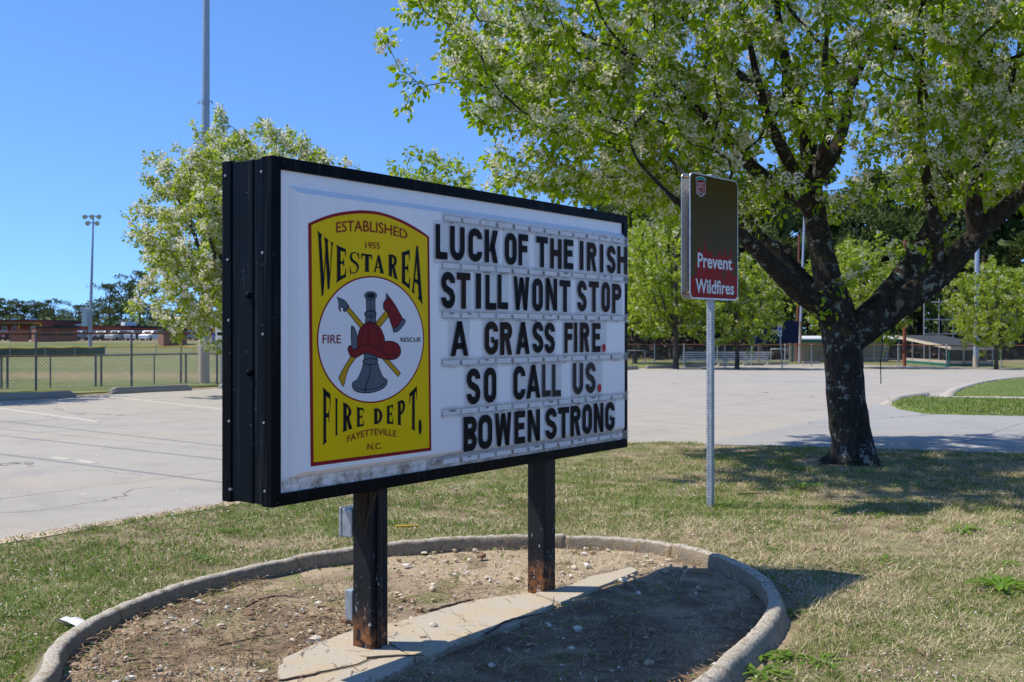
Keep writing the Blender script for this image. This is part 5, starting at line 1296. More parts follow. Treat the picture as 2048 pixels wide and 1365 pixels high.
def corner_block(name, label, pxc, pxl, pxr, ytop, Y, trim, wins=0, unit=False):
    """a brick box standing corner-on: pxl..pxc is the left face, pxc..pxr the right face"""
    C0 = at(pxc, Y); zt_ = zz(ytop, Y)-C0.z; a1 = (pxc-pxl)/F*Y/.72; a2 = (pxr-pxc)/F*Y/.72
    t = thing(name, label, 'building', C0, R(42))
    m = MB(); m.box((0, 0, -.6), (a2, a1, zt_)); m.build('brick_wall', M['brick'], t)
    m = MB(); m.box((-.12, -.12, zt_), (a2+.12, a1+.12, zt_+.28)); m.build('roof', M[trim], t)
    for k in range(wins):
        w = a2/(wins+.4); m = MB(); x = .3*w+k*w*1.05; m.box((x, -.06, zt_*.42), (x+w*.8, -.02, zt_*.82)); m.build('green_shutter', M['greenroof'], t)
    if unit: m = MB(); m.box((1, 2, zt_+.28), (3.5, 4, zt_+1.2)); m.build('rooftop_unit', M['whitesign'], t)
corner_block('brick_building', 'red brick block with a sunlit left wall right of the parked cars', 248, 200, 305, 656, 222, 'roofdark', 0, True)
corner_block('dugout', 'brick field shed with green shutters left of the field light pole', 72, 54, 131, 657, 179, 'greenroof', 2)
corner_block('dugout', 'small brick field shed left of the yellow foul pole', 327, 309, 363, 662.5, 170, 'greenroof', 0)
m = MB(); m.box((-3.0, 0, -.5), (0, .25, 2.0)); o = m.build('brick_wall', M['brick']); o.location = at(56, 181); tag(o, 'short brick wing wall left of the shed with green shutters', 'wall')

# cars
def make_car(name='parked_car', suv=True):
    t = thing(name, 'car', 'car', (0, 0, 0), 0, 'cars parked at the school')
    L, W, H = 4.5, 1.8, 1.65 if suv else 1.42
    prof = [(0, .35), (.02, .85), (.12, 1.0), (1.0, 1.05), (1.55, H-.06), (2.1, H), (3.9, H-.05), (4.35, 1.05), (4.48, .95), (4.5, .4), (4.1, .28), (.4, .28)]
    m = MB(); m.prism([(x-L/2, z) for x, z in prof], 'y', -W/2, W/2); body = m.build('body', M['whitesign'], t)
    m = MB()
    for s in (-1, 1): m.prism([(1.25-L/2, 1.07), (1.68-L/2, H-.13), (3.8-L/2, H-.14), (4.15-L/2, 1.07)], 'y', s*(W/2+.006), s*(W/2-.01))
    m.build('side_windows', M['glass'], t)
    m = MB(); m.add([(1.02-L/2, -.75, 1.09), (1.02-L/2, .75, 1.09), (1.5-L/2, .66, H-.09), (1.5-L/2, -.66, H-.09)], [(0, 1, 2, 3)]); m.build('windscreen', M['glass'], t)
    m = MB(); m.add([(4.36-L/2, -.72, 1.08), (4.36-L/2, .72, 1.08), (3.97-L/2, .64, H-.1), (3.97-L/2, -.64, H-.1)], [(3, 2, 1, 0)]); m.build('rear_window', M['glass'], t)
    for x in (.85, 3.6):
        for s in (-1, 1): m = MB(); m.tube([(x-L/2, s*(W/2-.2), .33), (x-L/2, s*(W/2+.01), .33)], .33, 14); m.build('wheel', M['tyre'], t)
    for s in (-1, 1):
        m = MB(); m.box((4.49-L/2, s*.55-.18, .75), (4.515-L/2, s*.55+.18, .95)); m.build('tail_lamp', M['lamp_red'], t)
        m = MB(); m.box((-.01-L/2, s*.6-.2, .68), (.02-L/2, s*.6+.2, .84)); m.build('headlight', M['lamp_white'], t)
    return t
paint = {k: plain('car_paint_'+k, c, .25, .2, .5, var=.03) for k, c in dict(silver=(.45, .46, .48), white=(.75, .76, .78), grey=(.13, .14, .16), navy=(.02, .03, .07), red=(.16, .015, .02), black=(.015, .015, .018), pale=(.42, .50, .62)).items()}
proto = make_car()
cars = [(141, 'silver', .15, 'silver car parked at the left of the row, next to the shed with green shutters'), (164, 'pale', -.5, 'pale blue car just left of the field light pole'), (190, 'grey', .1, 'grey car just right of the field light pole'),
 (208, 'navy', -.3, 'dark blue car second right of the field light pole'), (223, 'white', .1, 'white car in the middle of the parked row'), (237, 'silver', -.4, 'silver car just left of a white one by the brick block'), (255, 'white', .5, 'white car in front of the sunlit brick wall'),
 (281, 'black', .1, 'black car in front of the brick block'), (301, 'white', -.2, 'white car at the right end of the row, partly behind the small shed'), (373, 'grey', 1.2, 'grey car in front of the yellow bus'),
 (6, 'red', .2, 'dark red car at the left edge below the school windows'), (27, 'black', .1, 'black car under the school canopy at the left')]
for i, (px, c, rz, lab) in enumerate(cars):
    o = proto if i == 0 else copy_tree(proto); Y = 189+(i*37 % 5)*.6
    place(o, at(px, Y), R(90)+rz, 1.04, lab)
    for ch in o.children:
        if ch.name.startswith('body'): ch.material_slots[0].link = 'OBJECT'; ch.material_slots[0].material = paint[c]
# bus
t = thing('school_bus', 'yellow school bus behind the foul pole at the left', 'bus', at(396, 205), R(4)); k = .78
m = MB(); m.prism([(-3.2*k, .6*k), (-3.2*k, 1.6*k), (-2.3*k, 1.75*k), (-2.1*k, 2.9*k), (-1.9*k, 3.0*k), (3.9*k, 3.0*k), (4.05*k, 2.8*k), (4.05*k, .6*k)], 'y', -1.15*k, 1.15*k); m.build('body', M['ybus'], t)
for q in range(6): m = MB(); m.box(((-1.7+q*.93)*k, -1.17*k, 1.95*k), ((-.95+q*.93)*k, -1.14*k, 2.6*k)); m.build('window', M['glass'], t)
m = MB(); m.box((-3.0*k, -1.165*k, 1.35*k), (4.0*k, -1.15*k, 1.45*k)); m.build('side_stripe', M['ink'], t)
for x in (-2.3, 2.6): m = MB(); m.tube([(x*k, -1.2*k, .5*k), (x*k, -.9*k, .5*k)], .5*k, 14); m.build('wheel', M['tyre'], t)
m = MB(); m.bevbox((-.4, -.4, 0), (.4, .4, 1.3), .08); m.bevbox((-.45, -.45, 1.3), (.45, .45, 1.5), .06); m.tube([(-.3, .42, .12), (.3, .42, .12)], .12, 10)
o = m.build('refuse_bin', M['bluebin']); o.location = at(429, 175); tag(o, 'bright blue bin right of the yellow bus', 'bin')
# outfield fence with its yellow cap and windscreen
of = [at(-60, 150), at(20, 152), at(90, 154), at(150, 155), at(210, 156), at(262, 157), at(312, 157), at(362, 157), at(412, 156), at(470, 155)]
t = thing('outfield_fence', 'low outfield fence with a yellow cap across the far side of the ball field', 'fence', of[0]); o0 = of[0]
m = MB()
for i, (a, b) in enumerate(zip(of, of[1:])):
    mid = (a+b)/2-o0+Vector((0, 0, 1.24-.10)); m.tube([a-o0+Vector((0, 0, 1.26)), mid, b-o0+Vector((0, 0, 1.26))], .085, 6)
m.build('yellow_cap', M['mustard'], t)
for p in of: m = MB(); m.tube([p-o0+Vector((0, 0, -.1)), p-o0+Vector((0, 0, 1.5))], .06, 6); m.build('post', M['polegalv'], t)
m = MB()
for a, b in zip(of[:4], of[1:5]): a, b = a-o0, b-o0; m.box((0, 0, 0), (0, 0, 0)); m.add([a+Vector((0, .05, .02)), b+Vector((0, .05, .02)), b+Vector((0, .05, 1.2)), a+Vector((0, .05, 1.2)), a+Vector((0, .09, .02)), b+Vector((0, .09, .02)), b+Vector((0, .09, 1.2)), a+Vector((0, .09, 1.2))], [(0, 1, 2, 3), (7, 6, 5, 4)])
m.build('green_windscreen', M['screen'], t)
m = MB()
for a, b in zip(of[4:], of[5:]): chain_link(m, a-o0, b-o0, 1.2, .2, .012, 0, over=0)
m.build('wire_mesh', M['wire'], t)
b = at(180, 160); t = thing('field_light_pole', 'slender ball field light pole with two rows of floodlights at the left', 'light pole', b)
H_ = zz(433, 160)-b.z; H2 = zz(446, 160)-b.z
m = MB(); m.tube([(0, 0, -.3), (.15, 0, H_*.4), (.5, 0, H_+.2)], [.28, .22, .11], 12); m.build('shaft', M['polegalv'], t)
m = MB(); m.bevbox((-1.1, -.3, 3.9), (-.25, .3, 6.6), .05); m.build('control_box', M['boxgrey'], t)
for z, x0, x1, n_ in ((H_, -.95, 1.2, 3), (H2, -.55, .9, 2)):
    m = MB(); m.box((x0+.4, -.06, z-.06), (x1+.35, .06, z+.06)); m.build('crossarm', M['polegalv'], t)
    for q in range(n_):
        x = x0+.45+(x1-x0)*q/max(1, n_-1)*.95; m = MB(); m.tube([(x, -.15, z+.05), (x, -.42, z-.05), (x, -.7, z-.2)], [.14, .30, .36], 12); m.build('floodlight', M['boxgrey'], t)
b = at(363, 157); t = thing('foul_pole', 'yellow foul pole at the end of the outfield fence', 'pole', b)
m = MB(); m.tube([(0, 0, -.2), (0, 0, zz(653, 157)-b.z)], .10, 8); m.build('pole', M['mustard'], t)
m = MB(); m.tube([(.05, 0, 2.2), (1.75, 0, 2.2), (1.75, 0, -.1)], .05, 6); m.build('side_frame', M['mustard'], t)
# low growth under the far pines
rg = np.random.default_rng(5); k = 5200; Yb = rg.uniform(250, 345, k); Xb = (rg.uniform(-120, 520, k)-CX)/F*Yb; hb = rg.uniform(0, 1, k)**1.2*(3.6+1.3*np.sin(Xb*.21)+.8*np.sin(Xb*.63)); q = leaves_np(np.stack([Xb, Yb, hb], 1), rg.normal(size=(k, 3)), rg.uniform(.9, 1.9, k), rg)
tag(mesh_np('far_thicket', q[0], q[1], M['needlefar'], attr=np.repeat(rg.random(k), 6)), 'low dark thicket below the far pines behind the school', 'thicket', kind='stuff')

# ================================================================== RIGHT: BALL PARK
rf = [at(1215, 92), at(1309, 92), at(1368, 91.5), at(1435, 91), at(1503, 90.5), at(1570, 90), at(1623, 90), at(1690, 90), at(1796, 89), at(1893, 85.5), at(2002, 84.5), at(2110, 83)]
fence('ball_park_fence', 'long chain link fence with rusty rail across the far side of the lot', rf, 1.74, .16, .014, .05, 'rust', 'galv', .04, .04)
def pipes(name, label, cat, Y, segs, r, mat, part='frame'):
    b = at(segs[0][0][0], Y); t = thing(name, label, cat, b); m = MB()
    for s in segs: m.tube([P(x, y, Y)-b for x, y in s], r, 6)
    m.build(part, M[mat], t); return t
pipes('pipe_gate', 'low pale pipe gate frame next to the right end of the black sign', 'gate', 93, [[(1225, 731), (1225, 701.5), (1290, 701.5), (1290, 731)], [(1290, 701.5), (1290, 731)]], .045, 'galv')
pipes('pipe_gate', 'low pale pipe gate frame behind the leaning small sign', 'gate', 93, [[(1542, 727), (1542, 698.5), (1578, 698.5), (1578, 727)]], .045, 'galv')
def pole(name, label, px0, y0, px1, y1, Y, r0, r1, mat, base=None, dep=0):
    b = at(px0, Y); t = thing(name, label, 'pole', b); e = P(px1, y1, Y)-b; m = MB(); m.tube([(0, 0, -.2), e*.5, e], [r0, (r0+r1)/2, r1], 14); m.build('shaft', M[mat], t)
    if base: m = MB(); m.tube([(0, 0, 0), (0, 0, base)], r0*1.03, 14); m.build('painted_foot', M['block'], t)
pole('light_pole', 'pale blue pole standing right of the grey roofed dugout', 1951, 735, 1956, 372, 86, .19, .15, 'bluepole', .9)
pole('light_pole', 'thick red oxide pole at the corner of the grey roofed dugout', 1809, 731, 1810, 480, 88.5, .135, .12, 'redpole')
pole('light_pole', 'thin pale blue pole seen through the fork of the big pear', 1598, 728, 1610, 405, 99, .12, .09, 'bluepole')
pole('utility_pole', 'thin red pole at the right edge of the navy panel', 1594, 728, 1598, 470, 101, .11, .09, 'redpole')
pole('utility_pole', 'short weathered wood pole at the right of the navy panel', 1601, 728, 1601, 643, 95, .11, .10, 'woodpole')
pole('utility_pole', 'slim post with a brown box by the bleachers', 1517, 728, 1517, 690, 90.7, .05, .05, 'woodpole')
# scoreboard
t = thing('scoreboard', 'large navy panel seen from behind above the fence left of the big trunk', 'scoreboard', at(1509, 100), R(-4)); w = (1596-1509)/F*100; gz = t.location.z
m = MB(); m.bevbox((.06, 0, zz(687, 100)-gz), (w, .3, zz(643, 100)-gz), .02); m.build('panel', M['navy'], t)
m = MB(); m.box((0, -.02, zz(687, 100)-gz), (.10, .3, zz(643, 100)-gz)); m.build('edge_trim', M['bluebin'], t)
for x in (.5, w-.5): m = MB(); m.box((x-.1, .32, -.2), (x+.1, .5, zz(643, 100)-gz-.1)); m.build('leg', M['darkpost'], t)
m = MB(); m.box((w*.42, -.03, zz(669, 100)-gz), (w*.62, -.01, zz(660, 100)-gz)); m.build('small_plate', M['boxgrey'], t)
# bleachers
b = at(1368, 95); t = thing('bleachers', 'five row aluminium bleachers behind the far fence right of the wildfire sign', 'bleachers', b); Lb = (1551-1372)/F*95
for r_ in range(5):
    z = .22+r_*.18; y = r_*.55; x0 = .1+r_*.05
    m = MB(); m.box((x0-.1*(4-r_)*1.5, y, z), (x0+Lb-.16*(4-r_), y+.25, z+.085)); m.build('seat_plank', M['bench'], t)
    if r_: m = MB(); m.box((x0, y-.25, z-.18), (x0+Lb-.2, y-.03, z-.15)); m.build('foot_plank', M['galv'], t)
for q in range(5):
    x = .3+q*(Lb-.6)/4; m = MB(); m.tube([(x, .1, 0), (x, 2.3, .9), (x, 2.3, 0), (x, .1, 0)], .025, 5); m.tube([(x, 1.2, 0), (x, 1.2, .5)], .025, 5); m.build('support_frame', M['galv'], t)
# white roofed dugout
b = at(1594, 101); t = thing('dugout', 'long low dugout with a white metal roof behind the big trunk', 'dugout', b); L_ = (1797-1594)/F*101; z1 = zz(680, 101)-b.z
m = MB(); m.add([(-.2, -.6, z1), (L_, -.6, z1), (L_, 3, z1+.25), (-.2, 3, z1+.25), (-.2, -.6, z1+.1), (L_, -.6, z1+.1), (L_, 3, z1+.35), (-.2, 3, z1+.35)], [(3, 2, 1, 0), (4, 5, 6, 7), (0, 1, 5, 4), (1, 2, 6, 5), (2, 3, 7, 6), (3, 0, 4, 7)]); m.build('roof', M['roofwhite'], t)
m = MB(); m.box((-.1, -.5, z1-.22), (L_, -.4, z1-.005)); m.build('fascia', M['teal'], t)
m = MB(); m.box((0, 2.7, -.3), (L_, 2.85, z1)); m.build('rear_wall', M['block'], t)
for q in range(5): m = MB(); x = .1+q*(L_-.2)/4; m.tube([(x, -.45, -.1), (x, -.45, z1)], .05, 6); m.build('column', M['galv'], t)
m = MB(); m.box((L_*.25, .4, .3), (L_-.1, .7, .36)); m.build('bench', M['bench'], t)
# grey roofed dugout
b = at(1898, 88); t = thing('dugout', 'dugout with a grey shingle roof and pale half wall at the right', 'dugout', b); g0 = b.z
x1 = (1988-1898)/F*88; xr0 = (1791-CX)/F*100-b.x; xr1 = (1884-CX)/F*100-b.x; ze, zr = zz(693.5, 88)-g0, zz(671, 100)-g0
m = MB(); q = [(-.05, -.5, ze), (x1+.05, -.5, ze), (xr1, 12, zr), (xr0, 12, zr)]; m.add(q+[(x, y, z-.10) for x, y, z in q], [(0, 1, 2, 3), (7, 6, 5, 4), (0, 4, 5, 1), (1, 5, 6, 2), (2, 6, 7, 3), (3, 7, 4, 0)]); m.build('roof', M['roofgrey'], t)
m = MB(); m.box((-.1, -.56, ze-.27), (x1+.1, -.505, ze-.02)); a_1, a_2 = Vector((-.08, -.5, ze-.24)), Vector((xr0-.03, 12, zr-.24))
m.add([a_1, a_2, a_2+Vector((0, 0, .24)), a_1+Vector((0, 0, .24)), a_1+Vector((.08, 0, 0)), a_2+Vector((.08, 0, 0)), a_2+Vector((.08, 0, .24)), a_1+Vector((.08, 0, .24))], [(3, 2, 1, 0), (4, 5, 6, 7), (0, 1, 5, 4), (2, 3, 7, 6)]); m.build('fascia', M['fascia'], t)
hw_ = zz(722, 88)-g0
for nm, mt, za, zb in (('half_wall', 'block', .26, hw_), ('painted_base', 'teal', -.3, .26)):
    m = MB(); m.box((.1, 0, za), (x1-.1, .15, zb)); m.box((-.02, .16, za), (.10, 9.5, zb)); m.build(nm, M[mt], t)
for x, y in ((.05, .05), (x1*.33, .05), (x1*.66, .05), (x1-.1, .05), (.0, 4), (.0, 8)):
    m = MB(); m.box((x-.05, y-.05, 0), (x+.05, y+.05, ze-.15+y*.07)); m.build('column', M['teal' if y < 1 and x < .2 else 'galv'], t)
m = MB(); m.box((x1-.3, 1, 0), (x1-.1, 9, ze)); m.build('rear_wall', M['woodpole'], t)
m = MB(); m.box((.6, 2, .35), (1.1, 8, .42)); m.build('bench', M['bench'], t)
pipes('backstop', 'tall backstop of pipe posts and rails behind the grey roofed dugout', 'fence', 104, [[(1878, 735), (1878, 598)], [(1906, 735), (1906, 610)], [(1935, 735), (1935, 622)], [(1848, 735), (1848, 605)], [(1848, 639), (1935, 641)], [(1863, 604.5), (1893, 604.5)], [(1848, 668), (1935, 668)]], .055, 'galv', 'pipe_frame')
# kerb ends at the two lawn islands
for pts, lab in (([(1768, 812), (1792, 803), (1815, 798.5), (1846, 794)], 'pale kerb nose at the tip of the nearer lawn island'), ([(1888, 797), (1900, 790), (1920, 781.5), (1974, 767.5), (2060, 757)], 'pale curving kerb along the farther lawn island')):
    w_ = [G(*p) for p in pts]; c_ = catmull([(p.x, p.y, p.z) for p in w_], 6); m = MB(); vs, fs = [], []
    for i, p in enumerate(c_):
        tt = np.array(c_[min(i+1, len(c_)-1)])-np.array(c_[max(i-1, 0)]); tt /= np.linalg.norm(tt); o_ = np.array((-tt[1], tt[0], 0))
        k = min(1, .35+i*.12)
        for h, z in ((.22, -.02), (.12, .05*k), (.04, .12*k), (-.14, .12*k), (-.18, .02)): q = np.array(p)+o_*h; vs.append((q[0], q[1], q[2]+z))
    for i in range(len(c_)-1):
        for j in range(4): fs.append((i*5+j, (i+1)*5+j, (i+1)*5+j+1, i*5+j+1))
    fs += [(0, 1, 2, 3, 4)]; m.add(vs, fs, 0, True); tag(m.build('lot_kerb', M['pale']), lab, 'kerb')

# ================================================================== CLOSE GROUND COVER
rg = np.random.default_rng(2024)
from mathutils import noise as mnoise
def nz(x, y, s, o=0): return np.array([mnoise.noise(Vector((a*s, b*s, o))) for a, b in zip(x, y)])
isl = [[(G(*p).x, G(*p).y) for p in q] for q in (isl_a, isl_b)]
apron_w = [(G(*p).x, G(*p).y) for p in apron_px]
def scatter(n, y0=4.0, y1=16.5, pw=1.0, spread=.56):
    u = rg.random(n); Y = (y0**(1-pw)+(y1**(1-pw)-y0**(1-pw))*u)**(1/(1-pw)) if pw != 1 else y0*(y1/y0)**u
    return rg.uniform(-1, 1, n)*(spread*Y+.8), Y
def zone(x, y):
    lot = inpoly(x, y, lot_poly) | inpoly(x, y, apron_w); ko = inpoly(x, y, kerb_out); bd = inpoly(x, y, bed_poly); sb = inpoly(x, y, sp)
    return lot, ko, bd, sb
# clumps
x, y = scatter(26000, 4.2, 16.2, 1.15); lot, ko, bd, sb = zone(x, y)
g = nz(x, y, .45, 3)+.55*nz(x, y, 1.7, 9); side = np.clip((1.2-(x*.8104-(y-7)*.586))/3.4, -1, 1)      # greener on the left
fld = g*.8+side*.5
ok = ~lot & (~ko | bd) & ~sb
d_ = (x-tb.x)**2+(y-TY)**2; ok &= d_ > .5
bald = nz(x, y, .9, 21); ok &= ~((bald > .28) & (rg.random(len(x)) < .7)) & (~bd | (rg.random(len(x)) < .2))
x, y, fld, bd = x[ok], y[ok], fld[ok], bd[ok]
green = rg.random(len(x)) < np.clip(.54+fld*.9, .10, .96)
nb = np.where(bd, 9, np.where(green, 21, 20)); idx = np.repeat(np.arange(len(x)), nb); n = len(idx)
X = x[idx]+rg.normal(0, .055, n); Yb = y[idx]+rg.normal(0, .055, n); gr = green[idx]; sc = (Yb/8)**.35
lot, ko, bd2, sb = zone(X, Yb); edge_ok = ~lot & (~ko | bd2) & ~sb
X, Yb, gr, sc = X[edge_ok], Yb[edge_ok], gr[edge_ok], sc[edge_ok]; n = len(X)
L = np.where(gr, rg.uniform(.012, .05, n), rg.uniform(.035, .11, n))*sc; tilt = np.where(gr, rg.uniform(.15, 1.1, n), rg.uniform(.95, 1.5, n)); az = rg.uniform(0, 2*math.pi, n)
W = np.where(gr, rg.uniform(.0025, .0055, n), rg.uniform(.0022, .0048, n))*sc*1.15
base = np.stack([X, Yb, terr(X, Yb)+np.where(gr, .0, .006)+.008], 1); dr = np.stack([np.sin(tilt)*np.cos(az), np.sin(tilt)*np.sin(az), np.cos(tilt)], 1); sd = np.stack([-np.sin(az), np.cos(az), np.zeros(n)], 1)
V = np.stack([base-sd*W[:, None]*.5, base+sd*W[:, None]*.5, base+dr*L[:, None]], 1).reshape(-1, 3)
rv = np.where(gr, np.clip(rg.normal(.27, .13, n), 0, .52), np.clip(rg.normal(.80, .2, n), .56, 1))
xi, yi = [], []
for q_ in isl:
    xs_ = [p[0] for p in q_]; ys_ = [p[1] for p in q_]; k_ = 26000; xx = rg.uniform(min(xs_), min(max(xs_), 20), k_); yy = rg.uniform(min(ys_), max(ys_), k_); o_ = inpoly(xx, yy, q_); xi.append(xx[o_]); yi.append(yy[o_])
xi, yi = np.concatenate(xi), np.concatenate(yi); k_ = len(xi); bi = np.stack([xi, yi, terr(xi, yi)+.05], 1); az = rg.uniform(0, 6.283, k_); ti = rg.uniform(.1, 1.0, k_); Li = rg.uniform(.03, .085, k_)[:, None]
di = np.stack([np.sin(ti)*np.cos(az), np.sin(ti)*np.sin(az), np.cos(ti)], 1); si = np.stack([-np.sin(az), np.cos(az), np.zeros(k_)], 1)*.008
V = np.concatenate([V, np.stack([bi-si, bi+si, bi+di*Li], 1).reshape(-1, 3)]); rv = np.concatenate([rv, np.where(rg.random(k_) < .12, .75, np.clip(rg.normal(.28, .12, k_), 0, .5))]); n += k_
gr_o = mesh_np('grass', V, np.arange(3*n).reshape(-1, 3), M['grass'], attr=np.repeat(rv, 3)); tag(gr_o, 'short mixed green and straw coloured grass round the sign', 'grass', kind='stuff')
# small broad leaves (clover and the like) among the grass
x, y = scatter(46000, 4.2, 13, 1.3); lot, ko, bd, sb = zone(x, y)
side = np.clip((1.2-(x*.8104-(y-7)*.586))/3.4, -1, 1); ok = ~lot & (~ko | (bd & (rg.random(len(x)) < .12))) & ~sb & (nz(x, y, .8, 33)+side*.35 > rg.normal(.02, .14, len(x)))
x, y = x[ok], y[ok]; n = len(x); q = leaves_np(np.stack([x, y, terr(x, y)+rg.uniform(.006, .03, n)], 1), rg.normal(size=(n, 3))*np.array([1, 1, .35])+np.array([0, 0, .25]), rg.uniform(.011, .026, n)*(y/8)**.3, rg, wid=.75)
tag(mesh_np('clover', q[0], q[1], M['weed'], attr=np.repeat(rg.uniform(.1, .92, n), 6)), 'low clover leaves mixed through the turf', 'clover', kind='stuff')
# fallen petals and bits of litter
x, y = scatter(26000, 4.2, 15.5, 1.1); lot, ko, bd, sb = zone(x, y); ok = (rg.random(len(x)) < np.where(lot, .10, np.where(bd, .35, .9))) & (~ko | bd) & (nz(x, y, 1.1, 50) > rg.normal(-.05, .16, len(x)))
x, y, lot = x[ok], y[ok], lot[ok]; n = len(x); nr = rg.normal(0, .35, (n, 3)); nr[:, 2] = 1
q = quads_np(np.stack([x, y, terr(x, y)+np.where(lot, .018, rg.uniform(.012, .034, n))], 1), rg.uniform(.005, .012, n)*(y/8)**.4, rg, .8, nr)
tag(mesh_np('fallen_petals', q[0], q[1], M['petal'], attr=np.repeat(rg.random(n), 4)), 'white pear petals fallen over the turf', 'petals', kind='stuff')
# pine straw in the bed and on the turf
x, y = scatter(30000, 3.6, 12, 1.3, .5); lot, ko, bd, sb = zone(x, y); left = (x*.586+y*.8104) < 5.4+nz(x, y, 1.0, 7)*1.5
ok = ((bd & ((rg.random(len(x)) < .85) & left | (rg.random(len(x)) < .16))) | (~ko & ~lot & (rg.random(len(x)) < .10))) & (~sb | (rg.random(len(x)) < .05))
x, y = x[ok], y[ok]; n = len(x); az = rg.uniform(0, 6.283, n); L = rg.uniform(.05, .13, n); c = np.stack([x, y, np.where(inpoly(x, y, sp), .034, .022)+rg.uniform(0, .02, n)], 1); dv = np.stack([np.cos(az), np.sin(az), rg.normal(0, .10, n)], 1)*L[:, None]*.5; sv = np.stack([-np.sin(az), np.cos(az), np.zeros(n)], 1)*.0024; up = np.array([0, 0, .001]); kink = np.stack([-np.sin(az), np.cos(az), np.zeros(n)], 1)*(rg.normal(0, .1, n)*L)[:, None]
V = np.stack([c-dv-sv, c+kink-sv, c+kink+sv, c-dv+sv, c+kink-sv, c+dv-sv, c+dv+sv, c+kink+sv], 1).reshape(-1, 3); V[:, 2] = np.maximum(V[:, 2], .014)
tag(mesh_np('pine_straw', V, np.arange(8*n).reshape(-1, 4), M['straw'], attr=np.repeat(rg.random(n), 8)), 'brown pine needles littering the dirt bed', 'pine straw', kind='stuff')
# gravel in the bed
ico = bmesh.new(); bmesh.ops.create_icosphere(ico, subdivisions=1, radius=1); IV = np.array([v.co[:] for v in ico.verts]); IF = np.array([[v.index for v in f.verts] for f in ico.faces]); ico.free()
def stones(x, y, z, r):
    n = len(x); A_ = rg.uniform(.55, 1.25, (n, 3))*np.array([1, 1, .55]); v = IV[None]*(1+rg.uniform(-.28, .28, (n, len(IV), 1))); v = v*A_[:, None]*r[:, None, None]
    th = rg.uniform(0, 6.283, n); c, s = np.cos(th), np.sin(th); vx = v[..., 0]*c[:, None]-v[..., 1]*s[:, None]; vy = v[..., 0]*s[:, None]+v[..., 1]*c[:, None]
    V = np.stack([vx+x[:, None], vy+y[:, None], v[..., 2]+z[:, None]], -1).reshape(-1, 3); return V, (IF[None]+np.arange(n)[:, None, None]*len(IV)).reshape(-1, 3)
x, y = scatter(16000, 3.8, 9.5, 1.1, .45); lot, ko, bd, sb = zone(x, y); far = (x*.8104-y*.586) < -3.3
ok = bd & (~sb | (rg.random(len(x)) < .05)) & ((far & (nz(x, y, .9, 60) > 0)) | (rg.random(len(x)) < .09)); x, y = x[ok], y[ok]; n = len(x); r = .003+rg.exponential(.0055, n); r = np.clip(r, .003, .026)
V, Fi = stones(x, y, np.where(inpoly(x, y, sp), .032, .016)+r*.15, r); tag(mesh_np('gravel', V, Fi, M['stone'], attr=np.repeat(np.clip(rg.beta(2, 1.4, n), 0, 1), len(IV))), 'pale gravel scattered over the dirt bed', 'gravel', kind='stuff')
# coarse crumbs along the concrete edge
tt = rg.uniform(-.4, 1, 2600); ex = np.where(tt < .35, e0.x+(e1.x-e0.x)*(tt/.35), e1.x+(e2.x-e1.x)*((tt-.35)/.65)); ey = np.where(tt < .35, e0.y+(e1.y-e0.y)*(tt/.35), e1.y+(e2.y-e1.y)*((tt-.35)/.65))
j = rg.normal(.0, .06, len(ex)); V, Fi = stones(ex+N2.x*j, ey+N2.y*j, np.full(len(ex), .022), rg.uniform(.004, .011, len(ex))); tag(mesh_np('edge_gravel', V, Fi, M['stone'], attr=np.repeat(rg.uniform(.25, .9, len(ex)), len(IV))), 'sandy grit along the edge of the parking lot', 'gravel', kind='stuff')
# single stones one can point to
for px, py, r_, a_c, lab in ((1143, 1297, .035, .8, 'pale stone lying alone in the shadow of the black sign'), (1018, 1300, .02, .6, 'small stone in the sign shadow near the slab'), (963, 1113, .04, .08, 'dark red brick lump near the far kerb between the posts'), (812, 1131, .035, .95, 'white flat stone just right of the near post'), (798, 1146, .03, .1, 'reddish stone beside the white flat stone right of the near post'),
    (693, 1241, .045, .05, 'brown stone at the foot of the lower grey box'), (663, 1108, .028, .08, 'reddish stone lying against the far kerb left of the near post'), (1173, 1131, .035, .9, 'pale stone right of the far post'), (501, 1229, .03, .03, 'dark stone in the bed left of the near post'), (632, 1279, .03, .75, 'cream stone on the soil just above the slab end')):
    q = GZ(px, py, .03); V, Fi = stones(np.zeros(1), np.zeros(1), np.zeros(1), np.array([r_])); o = mesh_np('stone', V, Fi, M['stone'], attr=np.full(len(V), a_c)); o.location = (q[0], q[1], .024+r_*.2); tag(o, lab, 'stone')
# twigs and roots
for pts, r_, z, lab in (([(975, 1268), (1005, 1246), (1040, 1236), (1085, 1227)], .008, .04, 'thin dark root along the near edge of the slab'), ([(860, 1222), (895, 1212), (930, 1203), (947, 1199)], .009, .03, 'dark root at the far edge of the slab'), ([(560, 1362), (640, 1345), (700, 1332), (755, 1312)], .006, .04, 'thin vine lying across the near end of the slab'),
    ([(493, 1214), (525, 1198), (560, 1192), (600, 1196)], .008, .03, 'curved twig in the dirt left of the near post'), ([(245, 1325), (280, 1318), (330, 1315)], .006, .03, 'dead twig near the left end of the bed'), ([(735, 1316), (790, 1312), (845, 1311)], .007, .04, 'straight twig at the foot of the near post'), ([(1480, 988), (1515, 987), (1547, 986)], .007, .03, 'grey twig on the turf right of the wildfire sign post'), ([(440, 1292), (500, 1278), (560, 1268)], .005, .03, 'thin twig in the pine straw left of the slab')):
    w_ = [GZ(px, py, z) for px, py in pts]; c_ = catmull([(a, b, z) for a, b in w_], 5); m = MB(); m.tube([(p[0]+rnd.gauss(0, .004), p[1]+rnd.gauss(0, .004), p[2]) for p in c_], list(np.linspace(r_, r_*.45, len(c_))), 6)
    tag(m.build('twig', M['twig']), lab, 'twig')
